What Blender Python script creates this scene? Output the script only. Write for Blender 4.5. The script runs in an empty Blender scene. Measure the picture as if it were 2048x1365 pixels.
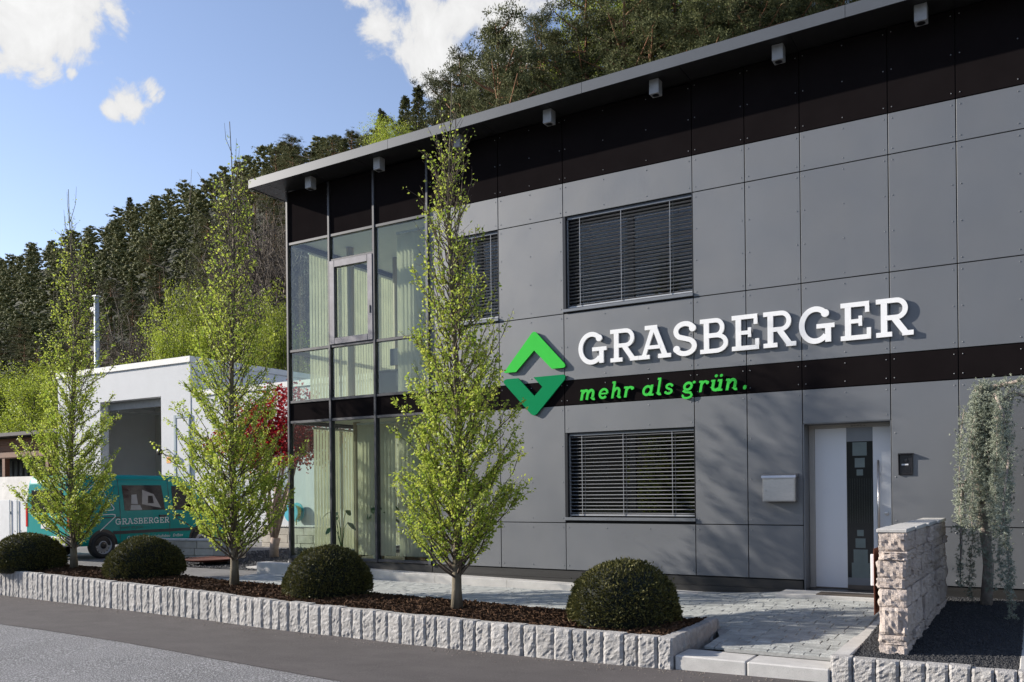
import bpy, bmesh, math, random
import numpy as np
from mathutils import Vector, Matrix, noise as mnoise

R = math.radians
scene = bpy.context.scene
C = scene.collection
random.seed(7)
rng = np.random.default_rng(11)

# ------------------------------------------------------------------ camera
YAW, PITCH, ROLL, FPX, CY = -0.5421, 0.0020, 0.0102, 1738.86, 978.79
CAM = Vector((0.0, -12.425, 1.395))
fw = Vector((math.sin(YAW) * math.cos(PITCH), math.cos(YAW) * math.cos(PITCH), math.sin(PITCH)))
rt = Vector((math.cos(YAW), -math.sin(YAW), 0.0))
dn = fw.cross(rt)
rt2 = math.cos(ROLL) * rt + math.sin(ROLL) * dn
dn2 = -math.sin(ROLL) * rt + math.cos(ROLL) * dn
cam_d = bpy.data.cameras.new('camera')
cam = bpy.data.objects.new('camera', cam_d)
C.objects.link(cam)
m = Matrix((rt2, -dn2, -fw)).transposed().to_4x4()
m.translation = CAM
cam.matrix_world = m
cam_d.sensor_width = 36.0
cam_d.lens = FPX / 2048 * 36
cam_d.shift_y = (CY - 682.5) / 2048
cam_d.clip_start = 0.1
cam_d.clip_end = 5000
scene.camera = cam

# ------------------------------------------------------------------ sun, sky, exposure
SUN = Vector((2.9, 1.0, -1.22)).normalized()          # direction the light travels
sd = bpy.data.lights.new('sun', 'SUN')
sd.energy = 5.0
sd.angle = R(0.53)
sd.color = (1.0, 0.93, 0.83)
sun = bpy.data.objects.new('sun', sd)
sun.rotation_euler = SUN.to_track_quat('-Z', 'Y').to_euler()
sun.location = (-20, -20, 20)
C.objects.link(sun)

CLOUDS = [(-.767, .469, .437, .060), (-.800, .436, .420, .040), (-.745, .497, .446, .030), (-.785, .440, .447, .05),
          (-.753, .533, .387, .022), (-.739, .545, .398, .014), (-.764, .524, .376, .013),
          (-.783, .478, .399, .0125), (-.775, .490, .398, .0085),
          (-.555, .676, .485, .046), (-.529, .707, .470, .046), (-.519, .728, .448, .041),
          (-.487, .727, .484, .034), (-.526, .737, .425, .026), (-.568, .676, .469, .022), (-.503, .749, .436, .022),
          (-.53, .66, .53, .06), (-.46, .69, .56, .05)]
crng = random.Random(5)
for k in range(9):                                        # more of the same fair-weather cumulus all round the sky
    az = R(65 + 32 * k + crng.uniform(-8, 8))
    el = R(crng.uniform(24, 50))
    for j in range(4):
        a2, e2 = az + crng.uniform(-.09, .09), el + crng.uniform(-.04, .04)
        CLOUDS.append((math.sin(a2) * math.cos(e2), math.cos(a2) * math.cos(e2), math.sin(e2), crng.uniform(.03, .07)))

world = bpy.data.worlds.new('World')
scene.world = world
world.use_nodes = True
nt = world.node_tree
nt.nodes.clear()


def nn(tree, kind, **kw):
    n = tree.nodes.new(kind)
    for k, v in kw.items():
        setattr(n, k, v)
    return n


def build_world():
    L = nt.links.new
    out = nn(nt, 'ShaderNodeOutputWorld')
    sky = nn(nt, 'ShaderNodeTexSky', sky_type='NISHITA', sun_disc=False)
    sky.sun_elevation = math.asin(-SUN.z)
    sky.sun_rotation = math.atan2(-SUN.x, -SUN.y)
    sky.air_density = 1.0
    sky.dust_density = 0.15
    sky.ozone_density = 1.2
    bg = nn(nt, 'ShaderNodeBackground')
    bg.inputs['Strength'].default_value = 0.122
    tint = nn(nt, 'ShaderNodeVectorMath', operation='MULTIPLY')      # white balance of the photograph's sky
    tint.inputs[1].default_value = (1.10, .97, 1.0)
    L(sky.outputs[0], tint.inputs[0])
    L(tint.outputs[0], bg.inputs['Color'])
    tc = nn(nt, 'ShaderNodeTexCoord')
    no = nn(nt, 'ShaderNodeTexNoise')
    no.inputs['Scale'].default_value = 17
    no.inputs['Detail'].default_value = 9
    no.inputs['Roughness'].default_value = 0.62
    no.inputs['Distortion'].default_value = 0.35
    L(tc.outputs['Generated'], no.inputs['Vector'])
    last = None
    for (x, y, z, r) in CLOUDS:
        c = Vector((x, y, z)).normalized()
        dot = nn(nt, 'ShaderNodeVectorMath', operation='DOT_PRODUCT')
        L(tc.outputs['Generated'], dot.inputs[0])
        dot.inputs[1].default_value = c
        mr = nn(nt, 'ShaderNodeMapRange')
        mr.clamp = False
        mr.inputs['From Min'].default_value = math.cos(r)
        mr.inputs['From Max'].default_value = 1.0
        mr.inputs['To Min'].default_value = 0.0
        mr.inputs['To Max'].default_value = 1.0
        L(dot.outputs['Value'], mr.inputs['Value'])
        if last is None:
            last = mr.outputs[0]
        else:
            mx = nn(nt, 'ShaderNodeMath', operation='MAXIMUM')
            L(last, mx.inputs[0]); L(mr.outputs[0], mx.inputs[1])
            last = mx.outputs[0]
    cl = nn(nt, 'ShaderNodeMath', operation='MAXIMUM')
    L(last, cl.inputs[0]); cl.inputs[1].default_value = -2.5
    ns = nn(nt, 'ShaderNodeMath', operation='MULTIPLY_ADD')
    L(no.outputs[0], ns.inputs[0]); ns.inputs[1].default_value = 5.2; ns.inputs[2].default_value = -2.6
    ad = nn(nt, 'ShaderNodeMath', operation='ADD')
    L(cl.outputs[0], ad.inputs[0]); L(ns.outputs[0], ad.inputs[1])
    ms = nn(nt, 'ShaderNodeMapRange', interpolation_type='SMOOTHSTEP')
    ms.inputs['From Min'].default_value = -0.08
    ms.inputs['From Max'].default_value = 0.80
    L(ad.outputs[0], ms.inputs['Value'])
    cr = nn(nt, 'ShaderNodeMapRange')
    cr.inputs['From Min'].default_value = 0.2
    cr.inputs['From Max'].default_value = 1.8
    cr.inputs['To Min'].default_value = 0.80
    cr.inputs['To Max'].default_value = 1.0
    L(ad.outputs[0], cr.inputs['Value'])
    cc = nn(nt, 'ShaderNodeCombineColor')
    for i in range(3):
        L(cr.outputs[0], cc.inputs[i])
    cb = nn(nt, 'ShaderNodeBackground')
    cb.inputs['Strength'].default_value = 0.56
    L(cc.outputs[0], cb.inputs['Color'])
    mix = nn(nt, 'ShaderNodeMixShader')
    L(ms.outputs[0], mix.inputs[0]); L(bg.outputs[0], mix.inputs[1]); L(cb.outputs[0], mix.inputs[2])
    L(mix.outputs[0], out.inputs['Surface'])


build_world()
vs = scene.view_settings
vs.view_transform = 'Standard'
vs.look = 'None'
vs.exposure = 0.78
vs.gamma = 1.0
vs.use_curve_mapping = False
scene.render.engine = 'CYCLES'
scene.cycles.use_denoising = True
scene.cycles.max_bounces = 8
scene.cycles.transparent_max_bounces = 24
scene.cycles.caustics_reflective = False
scene.cycles.caustics_refractive = False

# ------------------------------------------------------------------ materials
MATS = {}


def mat(name, col, rough=0.6, metal=0.0, var=0.12, scale=6.0, col2=None, bump=0.0, bscale=60.0, spec=0.5,
        detail=5.0, stretch=(1, 1, 1), speck=None, trans=0.0, rnd=0.0, coat=0.0):
    """procedural Principled material; noise runs in world space so that copies do not repeat"""
    if name in MATS:
        return MATS[name]
    M = bpy.data.materials.new(name)
    M.use_nodes = True
    t = M.node_tree
    L = t.links.new
    b = t.nodes['Principled BSDF']
    out = t.nodes['Material Output']
    b.inputs['Roughness'].default_value = rough
    b.inputs['Metallic'].default_value = metal
    b.inputs['Specular IOR Level'].default_value = spec
    b.inputs['Coat Weight'].default_value = coat
    geo = nn(t, 'ShaderNodeNewGeometry')
    mp = nn(t, 'ShaderNodeMapping')
    mp.inputs['Scale'].default_value = stretch
    L(geo.outputs['Position'], mp.inputs['Vector'])
    no = nn(t, 'ShaderNodeTexNoise')
    no.inputs['Scale'].default_value = scale
    no.inputs['Detail'].default_value = detail
    no.inputs['Roughness'].default_value = 0.6
    L(mp.outputs[0], no.inputs['Vector'])
    c1 = Vector(col)
    if col2 is None:
        lo, hi = c1 * (1 - var), c1 * (1 + var)
    else:
        lo, hi = c1, Vector(col2)
    ramp = nn(t, 'ShaderNodeValToRGB')
    ramp.color_ramp.elements[0].position = 0.3
    ramp.color_ramp.elements[1].position = 0.7
    ramp.color_ramp.elements[0].color = (*lo, 1)
    ramp.color_ramp.elements[1].color = (*hi, 1)
    L(no.outputs[0], ramp.inputs[0])
    colout = ramp.outputs[0]
    if speck:                                             # (scale, colour, low, high)
        n2 = nn(t, 'ShaderNodeTexNoise')
        n2.inputs['Scale'].default_value = speck[0]
        n2.inputs['Detail'].default_value = 2
        L(geo.outputs['Position'], n2.inputs['Vector'])
        r2 = nn(t, 'ShaderNodeMapRange')
        r2.inputs['From Min'].default_value = speck[2]
        r2.inputs['From Max'].default_value = speck[3]
        L(n2.outputs[0], r2.inputs['Value'])
        mx = nn(t, 'ShaderNodeMix', data_type='RGBA')
        L(r2.outputs[0], mx.inputs[0]); L(colout, mx.inputs[6])
        mx.inputs[7].default_value = (*speck[1], 1)
        colout = mx.outputs[2]
    if rnd:
        oi = nn(t, 'ShaderNodeObjectInfo')
        hs = nn(t, 'ShaderNodeHueSaturation')
        r3 = nn(t, 'ShaderNodeMapRange')
        r3.inputs['To Min'].default_value = 1 - rnd
        r3.inputs['To Max'].default_value = 1 + rnd
        L(oi.outputs['Random'], r3.inputs['Value'])
        L(r3.outputs[0], hs.inputs['Value'])
        L(colout, hs.inputs['Color'])
        colout = hs.outputs[0]
    L(colout, b.inputs['Base Color'])
    if bump:
        n3 = nn(t, 'ShaderNodeTexNoise')
        n3.inputs['Scale'].default_value = bscale
        n3.inputs['Detail'].default_value = 6
        n3.inputs['Roughness'].default_value = 0.65
        L(mp.outputs[0], n3.inputs['Vector'])
        bp = nn(t, 'ShaderNodeBump')
        bp.inputs['Strength'].default_value = bump
        bp.inputs['Distance'].default_value = 0.02
        L(n3.outputs[0], bp.inputs['Height'])
        L(bp.outputs[0], b.inputs['Normal'])
    if trans:
        tr = nn(t, 'ShaderNodeBsdfTranslucent')
        L(colout, tr.inputs['Color'])
        mxs = nn(t, 'ShaderNodeMixShader')
        mxs.inputs[0].default_value = trans
        L(b.outputs[0], mxs.inputs[1]); L(tr.outputs[0], mxs.inputs[2])
        L(mxs.outputs[0], out.inputs['Surface'])
    MATS[name] = M
    return M


def glass_mat(name, tint, refl=1.0):
    M = bpy.data.materials.new(name)
    M.use_nodes = True
    t = M.node_tree
    L = t.links.new
    t.nodes.clear()
    out = nn(t, 'ShaderNodeOutputMaterial')
    tr = nn(t, 'ShaderNodeBsdfTransparent')
    tr.inputs[0].default_value = (*tint, 1)
    gl = nn(t, 'ShaderNodeBsdfGlossy')
    gl.inputs['Roughness'].default_value = 0.015
    geo = nn(t, 'ShaderNodeNewGeometry')
    no = nn(t, 'ShaderNodeTexNoise')
    no.inputs['Scale'].default_value = 1.3
    L(geo.outputs['Position'], no.inputs['Vector'])
    bp = nn(t, 'ShaderNodeBump')
    bp.inputs['Strength'].default_value = 0.012
    bp.inputs['Distance'].default_value = 0.02
    L(no.outputs[0], bp.inputs['Height'])
    L(bp.outputs[0], gl.inputs['Normal'])
    fr = nn(t, 'ShaderNodeFresnel')
    fr.inputs['IOR'].default_value = 1.55
    mu = nn(t, 'ShaderNodeMath', operation='MULTIPLY')
    mu.use_clamp = True
    mu.inputs[1].default_value = 1.5 * refl
    L(fr.outputs[0], mu.inputs[0])
    inv = nn(t, 'ShaderNodeMath', operation='SUBTRACT')        # reflect on the outer face of the pane only
    inv.inputs[0].default_value = 1.0
    L(geo.outputs['Backfacing'], inv.inputs[1])
    m2 = nn(t, 'ShaderNodeMath', operation='MULTIPLY')
    L(mu.outputs[0], m2.inputs[0]); L(inv.outputs[0], m2.inputs[1])
    mx = nn(t, 'ShaderNodeMixShader')
    L(m2.outputs[0], mx.inputs[0]); L(tr.outputs[0], mx.inputs[1]); L(gl.outputs[0], mx.inputs[2])
    L(mx.outputs[0], out.inputs['Surface'])
    MATS[name] = M
    return M


GLASS = glass_mat('window glass', (.91, .965, .935))
GLASS_DARK = glass_mat('dark glass', (.55, .62, .62))
PANEL = mat('anthracite fibre cement', (.104, .110, .120), rough=.5, var=.07, scale=1.0, bump=.02, bscale=25, spec=1.0,
            stretch=(1, 1, .6), rnd=.035, detail=8)
def sheen(M, lo, hi, scale):
    t = M.node_tree
    geo = nn(t, 'ShaderNodeNewGeometry')
    no = nn(t, 'ShaderNodeTexNoise')
    no.inputs['Scale'].default_value = scale
    no.inputs['Detail'].default_value = 7
    t.links.new(geo.outputs['Position'], no.inputs['Vector'])
    mr = nn(t, 'ShaderNodeMapRange')
    mr.inputs['From Min'].default_value = .3
    mr.inputs['From Max'].default_value = .7
    mr.inputs['To Min'].default_value = lo
    mr.inputs['To Max'].default_value = hi
    t.links.new(no.outputs[0], mr.inputs['Value'])
    t.links.new(mr.outputs[0], t.nodes['Principled BSDF'].inputs['Roughness'])


sheen(PANEL, .42, .53, 1.7)
PANEL_DARK = mat('black brown fibre cement', (.011, .009, .0095), rough=.6, var=.12, scale=2.0, bump=.02, bscale=30, spec=.0)
BLACK = mat('black metal', (.012, .012, .014), rough=.35, var=.1, spec=.5)
BASE = mat('black plinth', (.020, .019, .018), rough=.5, var=.25, scale=4, stretch=(.3, 1, 4))
SUBWALL = mat('dark membrane', (.012, .012, .012), rough=.8)
GREYMETAL = mat('grey coated metal', (.17, .18, .195), rough=.38, metal=.25, var=.06)
MULLION = mat('dark mullion aluminium', (.045, .045, .052), rough=.45, metal=.2, var=.15, scale=9)
SASH = mat('worn grey sash', (.13, .125, .145), rough=.5, metal=.2, var=.25, scale=7)
FASCIA = mat('fascia sheet metal', (.080, .088, .100), rough=.5, metal=.15, var=.08, scale=1.2)
SOFFIT = mat('black soffit', (.016, .015, .016), rough=.5, var=.2)
STEEL = mat('brushed steel', (.48, .46, .45), rough=.33, metal=.9, var=.08, scale=20, stretch=(1, 1, 6))
SLAT = mat('silver blind slat', (.40, .41, .43), rough=.40, metal=.25, var=.05)
WHITE = mat('white letter acrylic', (.82, .82, .82), rough=.4, var=.02, spec=.05)
GREEN = mat('light green acrylic', (.055, .52, .07), rough=.4, var=.03, spec=.05)
GREEN_D = mat('dark green acrylic', (.004, .21, .075), rough=.4, var=.03, spec=.05)
DOORW = mat('white door', (.68, .69, .71), rough=.4, var=.03, scale=1)
DOORFR = mat('beige grey door frame', (.36, .35, .33), rough=.45, var=.05)
GRANITE = mat('split granite', (.39, .375, .36), rough=.85, var=.22, scale=14, bump=.8, bscale=70, spec=.3,
              speck=(120, (.25, .245, .24), .58, .75), rnd=.08)
GRANITE_S = mat('sawn granite', (.50, .485, .46), rough=.75, var=.12, scale=5, bump=.25, bscale=140, spec=.3,
                speck=(190, (.30, .30, .29), .58, .72), rnd=.05)
PAVE = mat('quartzite paver', (.36, .37, .355), rough=.7, var=.22, scale=7, bump=.5, bscale=38, spec=.35,
           speck=(60, (.22, .235, .235), .55, .75), rnd=.12)
PAVE_BED = mat('paver joint sand', (.28, .28, .265), rough=.95, var=.3, scale=30)
LIME = mat('limestone rubble', (.40, .335, .295), rough=.95, var=.18, scale=9, col2=(.52, .45, .405), bump=.9, bscale=55,
           spec=.2, rnd=.12)
RUST = mat('corten rust', (.12, .035, .018), rough=.85, var=.35, scale=20)
ASPH_NEW = mat('new asphalt', (.098, .088, .086), rough=.92, var=.16, scale=1.7, bump=.5, bscale=90, spec=.2,
               speck=(110, (.165, .15, .145), .56, .70), stretch=(1, 1.6, 1))
ASPH_OLD = mat('old asphalt', (.150, .148, .152), rough=.92, var=.22, scale=.9, bump=1.0, bscale=60, spec=.2, detail=9,
               speck=(62, (.42, .415, .42), .50, .62))
YARD = mat('yard asphalt', (.15, .145, .14), rough=.9, var=.2, scale=1.0, bump=.4, bscale=120)
MULCH = mat('bark mulch', (.045, .025, .016), rough=.95, var=.5, scale=30, bump=1.0, bscale=60, spec=.1)
CHIP = mat('bark chip', (.042, .024, .015), rough=.95, col2=(.125, .073, .044), scale=26, spec=.1)
GRAVEL = mat('dark basalt gravel', (.035, .036, .040), rough=.8, var=.5, scale=70, bump=.6, bscale=120)
BARK = mat('hornbeam bark', (.150, .125, .085), rough=.9, var=.35, scale=18, bump=.5, bscale=50, stretch=(1, 1, .3))
TWIG = mat('twig bark', (.105, .080, .060), rough=.9, var=.3, scale=30)
LEAF = mat('fresh hornbeam leaf', (.24, .38, .035), rough=.5, col2=(.58, .60, .12), scale=9, spec=.35, trans=.45, detail=3)
YEW = mat('yew needles', (.022, .030, .009), rough=.6, col2=(.17, .155, .048), scale=30, spec=.2, trans=.1, detail=3)
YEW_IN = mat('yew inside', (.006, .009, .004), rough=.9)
CEDAR = mat('blue cedar needles', (.23, .27, .215), rough=.6, col2=(.43, .45, .35), scale=12, trans=.2, spec=.2)
CEDAR_BARK = mat('cedar bark', (.30, .25, .215), rough=.9, var=.3, scale=15)
MAPLE = mat('red maple leaf', (.17, .008, .012), rough=.5, col2=(.42, .020, .030), scale=6, trans=.4, spec=.3)
MAPLE_BARK = mat('maple bark', (.33, .25, .205), rough=.9, var=.25, scale=12)
PINE = mat('pine needles', (.056, .066, .028), rough=.75, col2=(.150, .155, .068), scale=.55, trans=.15, spec=.2, rnd=.30, detail=6)
PINE_BARK = mat('pine bark', (.24, .12, .065), rough=.9, var=.3, scale=3)
BROAD = mat('spring green leaf', (.20, .27, .025), rough=.5, col2=(.40, .45, .07), scale=.8, trans=.45, spec=.25, rnd=.22, detail=6)
BARE = mat('bare twigs', (.13, .105, .085), rough=.9, var=.25, scale=2, rnd=.15)
HILL = mat('forest floor', (.020, .025, .012), rough=.95, var=.5, scale=.25)
GRASS = mat('meadow ground', (.055, .075, .025), rough=.95, var=.4, scale=.6, bump=.4, bscale=8)
PLASTER = mat('white render plaster', (.56, .565, .575), rough=.85, var=.03, scale=2, bump=.15, bscale=90)
PLASTER_IN = mat('workshop wall', (.60, .58, .54), rough=.9, var=.08, scale=1)
CREAM = mat('office wall', (.55, .52, .42), rough=.85, var=.05)
CEIL = mat('office ceiling', (.62, .62, .58), rough=.9, var=.03)
CARPET = mat('office floor', (.12, .10, .08), rough=.9)
BLIND = mat('cream fabric blind', (.84, .81, .70), rough=.8, var=.06, scale=3, trans=.5)
WOODP = mat('beige post', (.34, .26, .15), rough=.6, var=.15, scale=4, stretch=(3, 3, .4))
DESK = mat('brown desk wood', (.13, .062, .028), rough=.5, var=.3, scale=5)
PLANT = mat('house plant leaf', (.03, .085, .025), rough=.35, col2=(.07, .15, .05), scale=8, trans=.2)
TEAL = mat('teal van paint', (.001, .235, .22), rough=.4, var=.03, scale=1, spec=.15, coat=.12)
TYRE = mat('tyre rubber', (.016, .016, .017), rough=.8, var=.2)
RIM = mat('wheel rim silver', (.34, .34, .35), rough=.5, metal=.2)
BUMPER = mat('grey bumper', (.36, .36, .37), rough=.5)
TAIL = mat('red tail lamp', (.55, .02, .015), rough=.2, spec=.6)
CONC = mat('weathered concrete', (.42, .41, .39), rough=.9, var=.18, scale=1.4, bump=.2)
BLOCK = mat('stone block', (.45, .41, .35), rough=.9, var=.2, scale=3, bump=.5, bscale=30, rnd=.15)
TIMBER = mat('brown timber', (.145, .060, .028), rough=.7, var=.3, scale=3, stretch=(.4, 1, 5))
SHEDDARK = mat('shed metal and darkened room wall', (.045, .05, .05), rough=.7)
SHEDROOF = mat('shed roof', (.10, .09, .09), rough=.8)
FENCEW = mat('white steel panel', (.60, .60, .60), rough=.5, var=.05)
GALV = mat('galvanised steel', (.42, .44, .45), rough=.45, metal=.5, var=.12, scale=5)
COPPER = mat('copper pipe', (.26, .085, .035), rough=.45, metal=.5)
BLUEGREY = mat('blue grey frame', (.20, .26, .30), rough=.5)
ORANGE = mat('orange plate', (.75, .30, .05), rough=.5)
CYAN = mat('cyan plastic', (.05, .38, .48), rough=.4)
HOSE = mat('yellow green hose', (.38, .36, .10), rough=.5)
PLASTICB = mat('black plastic', (.012, .011, .013), rough=.3)
MATBROWN = mat('coir door mat', (.075, .058, .045), rough=.95, var=.2, scale=60)
SCREEN = mat('display white', (.6, .62, .66), rough=.3)
TXT_DARK = mat('dark lettering', (.012, .07, .065), rough=.4)
STRIPE = mat('dark van stripe', (.030, .030, .034), rough=.6)

# ------------------------------------------------------------------ mesh helpers


def setp(o, label=None, cat=None, group=None, kind=None):
    if label: o['label'] = label
    if cat: o['category'] = cat
    if group: o['group'] = group
    if kind: o['kind'] = kind
    return o


def link(name, me, parent=None):
    o = bpy.data.objects.new(name, me)
    C.objects.link(o)
    if parent is not None:
        o.parent = parent
    return o


def thing(name, label, cat, loc=(0, 0, 0), rz=0.0, group=None):
    o = bpy.data.objects.new(name, None)
    o.empty_display_size = 0.2
    C.objects.link(o)
    o.location = loc
    o.rotation_euler = (0, 0, rz)
    return setp(o, label, cat, group)


class MB:
    def __init__(self):
        self.v, self.f = [], []

    def add(self, vs, fs):
        n = len(self.v)
        self.v += [tuple(p) for p in vs]
        self.f += [tuple(i + n for i in f) for f in fs]
        return self

    def box(self, x0, x1, y0, y1, z0, z1):
        return self.add([(x0, y0, z0), (x1, y0, z0), (x1, y1, z0), (x0, y1, z0), (x0, y0, z1), (x1, y0, z1), (x1, y1, z1), (x0, y1, z1)],
                        [(0, 3, 2, 1), (4, 5, 6, 7), (0, 1, 5, 4), (1, 2, 6, 5), (2, 3, 7, 6), (3, 0, 4, 7)])

    def cbox(self, x0, x1, y0, y1, z0, z1, c=.004):
        """box with chamfered edges"""
        bm = bmesh.new()
        bmesh.ops.create_cube(bm, size=1)
        for v in bm.verts:
            v.co = Vector((x0 + (v.co.x + .5) * (x1 - x0), y0 + (v.co.y + .5) * (y1 - y0), z0 + (v.co.z + .5) * (z1 - z0)))
        bmesh.ops.bevel(bm, geom=list(bm.edges), offset=c, segments=1, affect='EDGES')
        bm.verts.ensure_lookup_table()
        bm.verts.index_update()
        self.add([v.co[:] for v in bm.verts], [[v.index for v in f.verts] for f in bm.faces])
        bm.free()
        return self

    def tube(self, pts, rad, n=8, cap=True):
        pts = [Vector(p) for p in pts]
        if not isinstance(rad, (list, tuple)):
            rad = [rad] * len(pts)
        vs, fs = [], []
        up = Vector((0, 0, 1))
        for i, p in enumerate(pts):
            d = (pts[min(i + 1, len(pts) - 1)] - pts[max(i - 1, 0)])
            d = d.normalized() if d.length > 1e-9 else up
            a = d.cross(Vector((.31, .95, .05))) if abs(d.z) > .8 else d.cross(up)
            a.normalize()
            b = d.cross(a)
            for k in range(n):
                t = 2 * math.pi * k / n
                vs.append(p + (a * math.cos(t) + b * math.sin(t)) * rad[i])
        for i in range(len(pts) - 1):
            for k in range(n):
                fs.append((i * n + k, i * n + (k + 1) % n, (i + 1) * n + (k + 1) % n, (i + 1) * n + k))
        if cap:
            fs.append(tuple(range(n))[::-1])
            fs.append(tuple((len(pts) - 1) * n + k for k in range(n)))
        return self.add(vs, fs)

    def lathe(self, prof, n=24, axis='Z', at=(0, 0, 0), cap=True):
        vs, fs = [], []
        for (r, z) in prof:
            for k in range(n):
                t = 2 * math.pi * k / n
                p = (r * math.cos(t), r * math.sin(t), z)
                if axis == 'X': p = (p[2], p[0], p[1])
                if axis == 'Y': p = (p[0], p[2], p[1])
                vs.append((p[0] + at[0], p[1] + at[1], p[2] + at[2]))
        for i in range(len(prof) - 1):
            for k in range(n):
                fs.append((i * n + k, i * n + (k + 1) % n, (i + 1) * n + (k + 1) % n, (i + 1) * n + k))
        if cap:
            fs.append(tuple(range(n))[::-1])
            fs.append(tuple((len(prof) - 1) * n + k for k in range(n)))
        return self.add(vs, fs)

    def prism(self, poly, y0, y1):
        """polygon in (x,z) extruded from y0 to y1"""
        n = len(poly)
        vs = [(x, y0, z) for x, z in poly] + [(x, y1, z) for x, z in poly]
        fs = [tuple(range(n)), tuple(range(2 * n - 1, n - 1, -1))]
        fs += [(i, i + n, (i + 1) % n + n, (i + 1) % n) for i in range(n)]
        return self.add(vs, fs)

    def build(self, name, material, parent=None, smooth=False, fix=True):
        me = bpy.data.meshes.new(name)
        me.from_pydata(self.v, [], self.f)
        if fix:
            bm = bmesh.new()
            bm.from_mesh(me)
            bmesh.ops.recalc_face_normals(bm, faces=bm.faces)
            bm.to_mesh(me)
            bm.free()
        me.materials.append(material)
        if smooth:
            me.polygons.foreach_set('use_smooth', [True] * len(me.polygons))
        me.update()
        return link(name, me, parent)


def np_mesh(name, V, F, material, smooth=False):
    me = bpy.data.meshes.new(name)
    V = np.asarray(V, np.float32)
    F = np.asarray(F, np.int32)
    me.vertices.add(len(V))
    me.vertices.foreach_set('co', V.ravel())
    k = F.shape[1]
    me.loops.add(F.size)
    me.loops.foreach_set('vertex_index', F.ravel())
    me.polygons.add(len(F))
    me.polygons.foreach_set('loop_start', np.arange(0, F.size, k, dtype=np.int32))
    me.polygons.foreach_set('loop_total', np.full(len(F), k, dtype=np.int32))
    if smooth:
        me.polygons.foreach_set('use_smooth', np.ones(len(F), bool))
    me.materials.append(material)
    me.update(calc_edges=True)
    me.validate()
    return me


def leaf_cards(P, size, rg, aspect=.62, D=None, spread=1.0, fold=.25):
    """rhombic folded leaves at points P; D = preferred axis directions"""
    n = len(P)
    A = rg.normal(size=(n, 3)) * spread
    if D is not None:
        A = A + D
    A /= np.linalg.norm(A, axis=1, keepdims=True) + 1e-9
    B = rg.normal(size=(n, 3))
    B -= (B * A).sum(1, keepdims=True) * A
    B /= np.linalg.norm(B, axis=1, keepdims=True) + 1e-9
    N = np.cross(A, B)
    s = (size * rg.uniform(.65, 1.25, n))[:, None] if np.isscalar(size) else size[:, None]
    v0 = P
    v1 = P + A * s * .45 + B * s * aspect * .5 + N * s * fold * .5
    v2 = P + A * s
    v3 = P + A * s * .45 - B * s * aspect * .5 + N * s * fold * .5
    V = np.stack([v0, v1, v2, v3], 1).reshape(-1, 3)
    i = np.arange(n)[:, None] * 4
    F = np.concatenate([i + [0, 1, 2], i + [0, 2, 3]], 0)
    return V, F


def rough_block(seed, cuts=4, amp=.05, sides=('x', 'X', 'y', 'Y'), asp=(1, 1, 1), fr=2.2):
    """unit block (0..1) whose named sides are split rough; amp as share of that dimension"""
    bm = bmesh.new()
    bmesh.ops.create_cube(bm, size=1)
    bmesh.ops.subdivide_edges(bm, edges=list(bm.edges), cuts=cuts, use_grid_fill=True)
    for v in bm.verts:
        v.co += Vector((.5, .5, .5))
    for v in bm.verts:
        c = v.co.copy()
        q = Vector((c.x * asp[0], c.y * asp[1], c.z * asp[2])) * fr + Vector((seed * 7.3, seed * 3.1, seed * 5.7))
        d = mnoise.noise(q) * 1.0 + mnoise.noise(q * 2.7) * .6 + .15

        def edge(a):
            return min(a, 1 - a)
        for s, ax, sg, val in (('x', 0, -1, 0), ('X', 0, 1, 1), ('y', 1, -1, 0), ('Y', 1, 1, 1), ('z', 2, -1, 0), ('Z', 2, 1, 1)):
            if s in sides and abs(c[ax] - val) < 1e-5:
                o = [a for a in range(3) if a != ax]
                e = min(edge(c[o[0]]) * asp[o[0]], edge(c[o[1]]) * asp[o[1]])
                k = .35 if e < 1e-4 else 1.0
                v.co[ax] += sg * (d * k - (.28 if e < 1e-4 else 0)) * amp / asp[ax]
    me = bpy.data.meshes.new('stone')
    bm.to_mesh(me)
    bm.free()
    return me


def lerp(a, b, t):
    return a + (b - a) * t


def interp(tab, x):
    xs = [p[0] for p in tab]
    return [float(np.interp(x, xs, [p[k] for p in tab])) for k in range(1, len(tab[0]))]


# ------------------------------------------------------------------ terrain, road, yard
def zroad(x):
    return -.384 + .0133 * (max(min(x, 40), -60) + 3.07)


def zpave(x, y):
    a, b = interp([(-6.6, -.165, .032), (-3.6, -.085, .048), (-2.9, -.028, .049)], x)
    return a + b * min(y, 0.0)


FRONT = [(-26, -1.75), (-22, -2.36), (-17.67, -2.87), (-13.72, -3.33), (-10.5, -3.71), (-9.39, -3.92), (-6.54, -4.20), (-4.42, -4.32), (-3.07, -4.32)]
BACK = [(-26, -.90), (-20.8, -1.18), (-16.28, -1.44), (-13.33, -1.90), (-11.26, -2.22), (-8.32, -2.47), (-5.28, -2.76), (-3.0, -2.83)]
EDGE = [(-60, -2.0), (-26, -4.1), (-13.29, -5.24), (-11.86, -5.33), (-9.92, -5.52), (-7.98, -5.80), (-5.68, -6.13), (-2, -6.55), (6, -7.0), (60, -9)]


def yline(tab, x):
    return interp(tab, x)[0]


def sheet(name, xs, ylo, yhi, zf, material, ny=2):
    V, F = [], []
    for x in xs:
        for j in range(ny):
            y = lerp(ylo(x), yhi(x), j / (ny - 1))
            V.append((x, y, zf(x, y)))
    for i in range(len(xs) - 1):
        for j in range(ny - 1):
            F.append((i * ny + j, (i + 1) * ny + j, (i + 1) * ny + j + 1, i * ny + j + 1))
    return np_mesh(name, V, F, material)


def struct(name, me, parent=None):
    o = link(name, me, parent)
    if parent is None:
        o['kind'] = 'structure'
    return o


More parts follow.
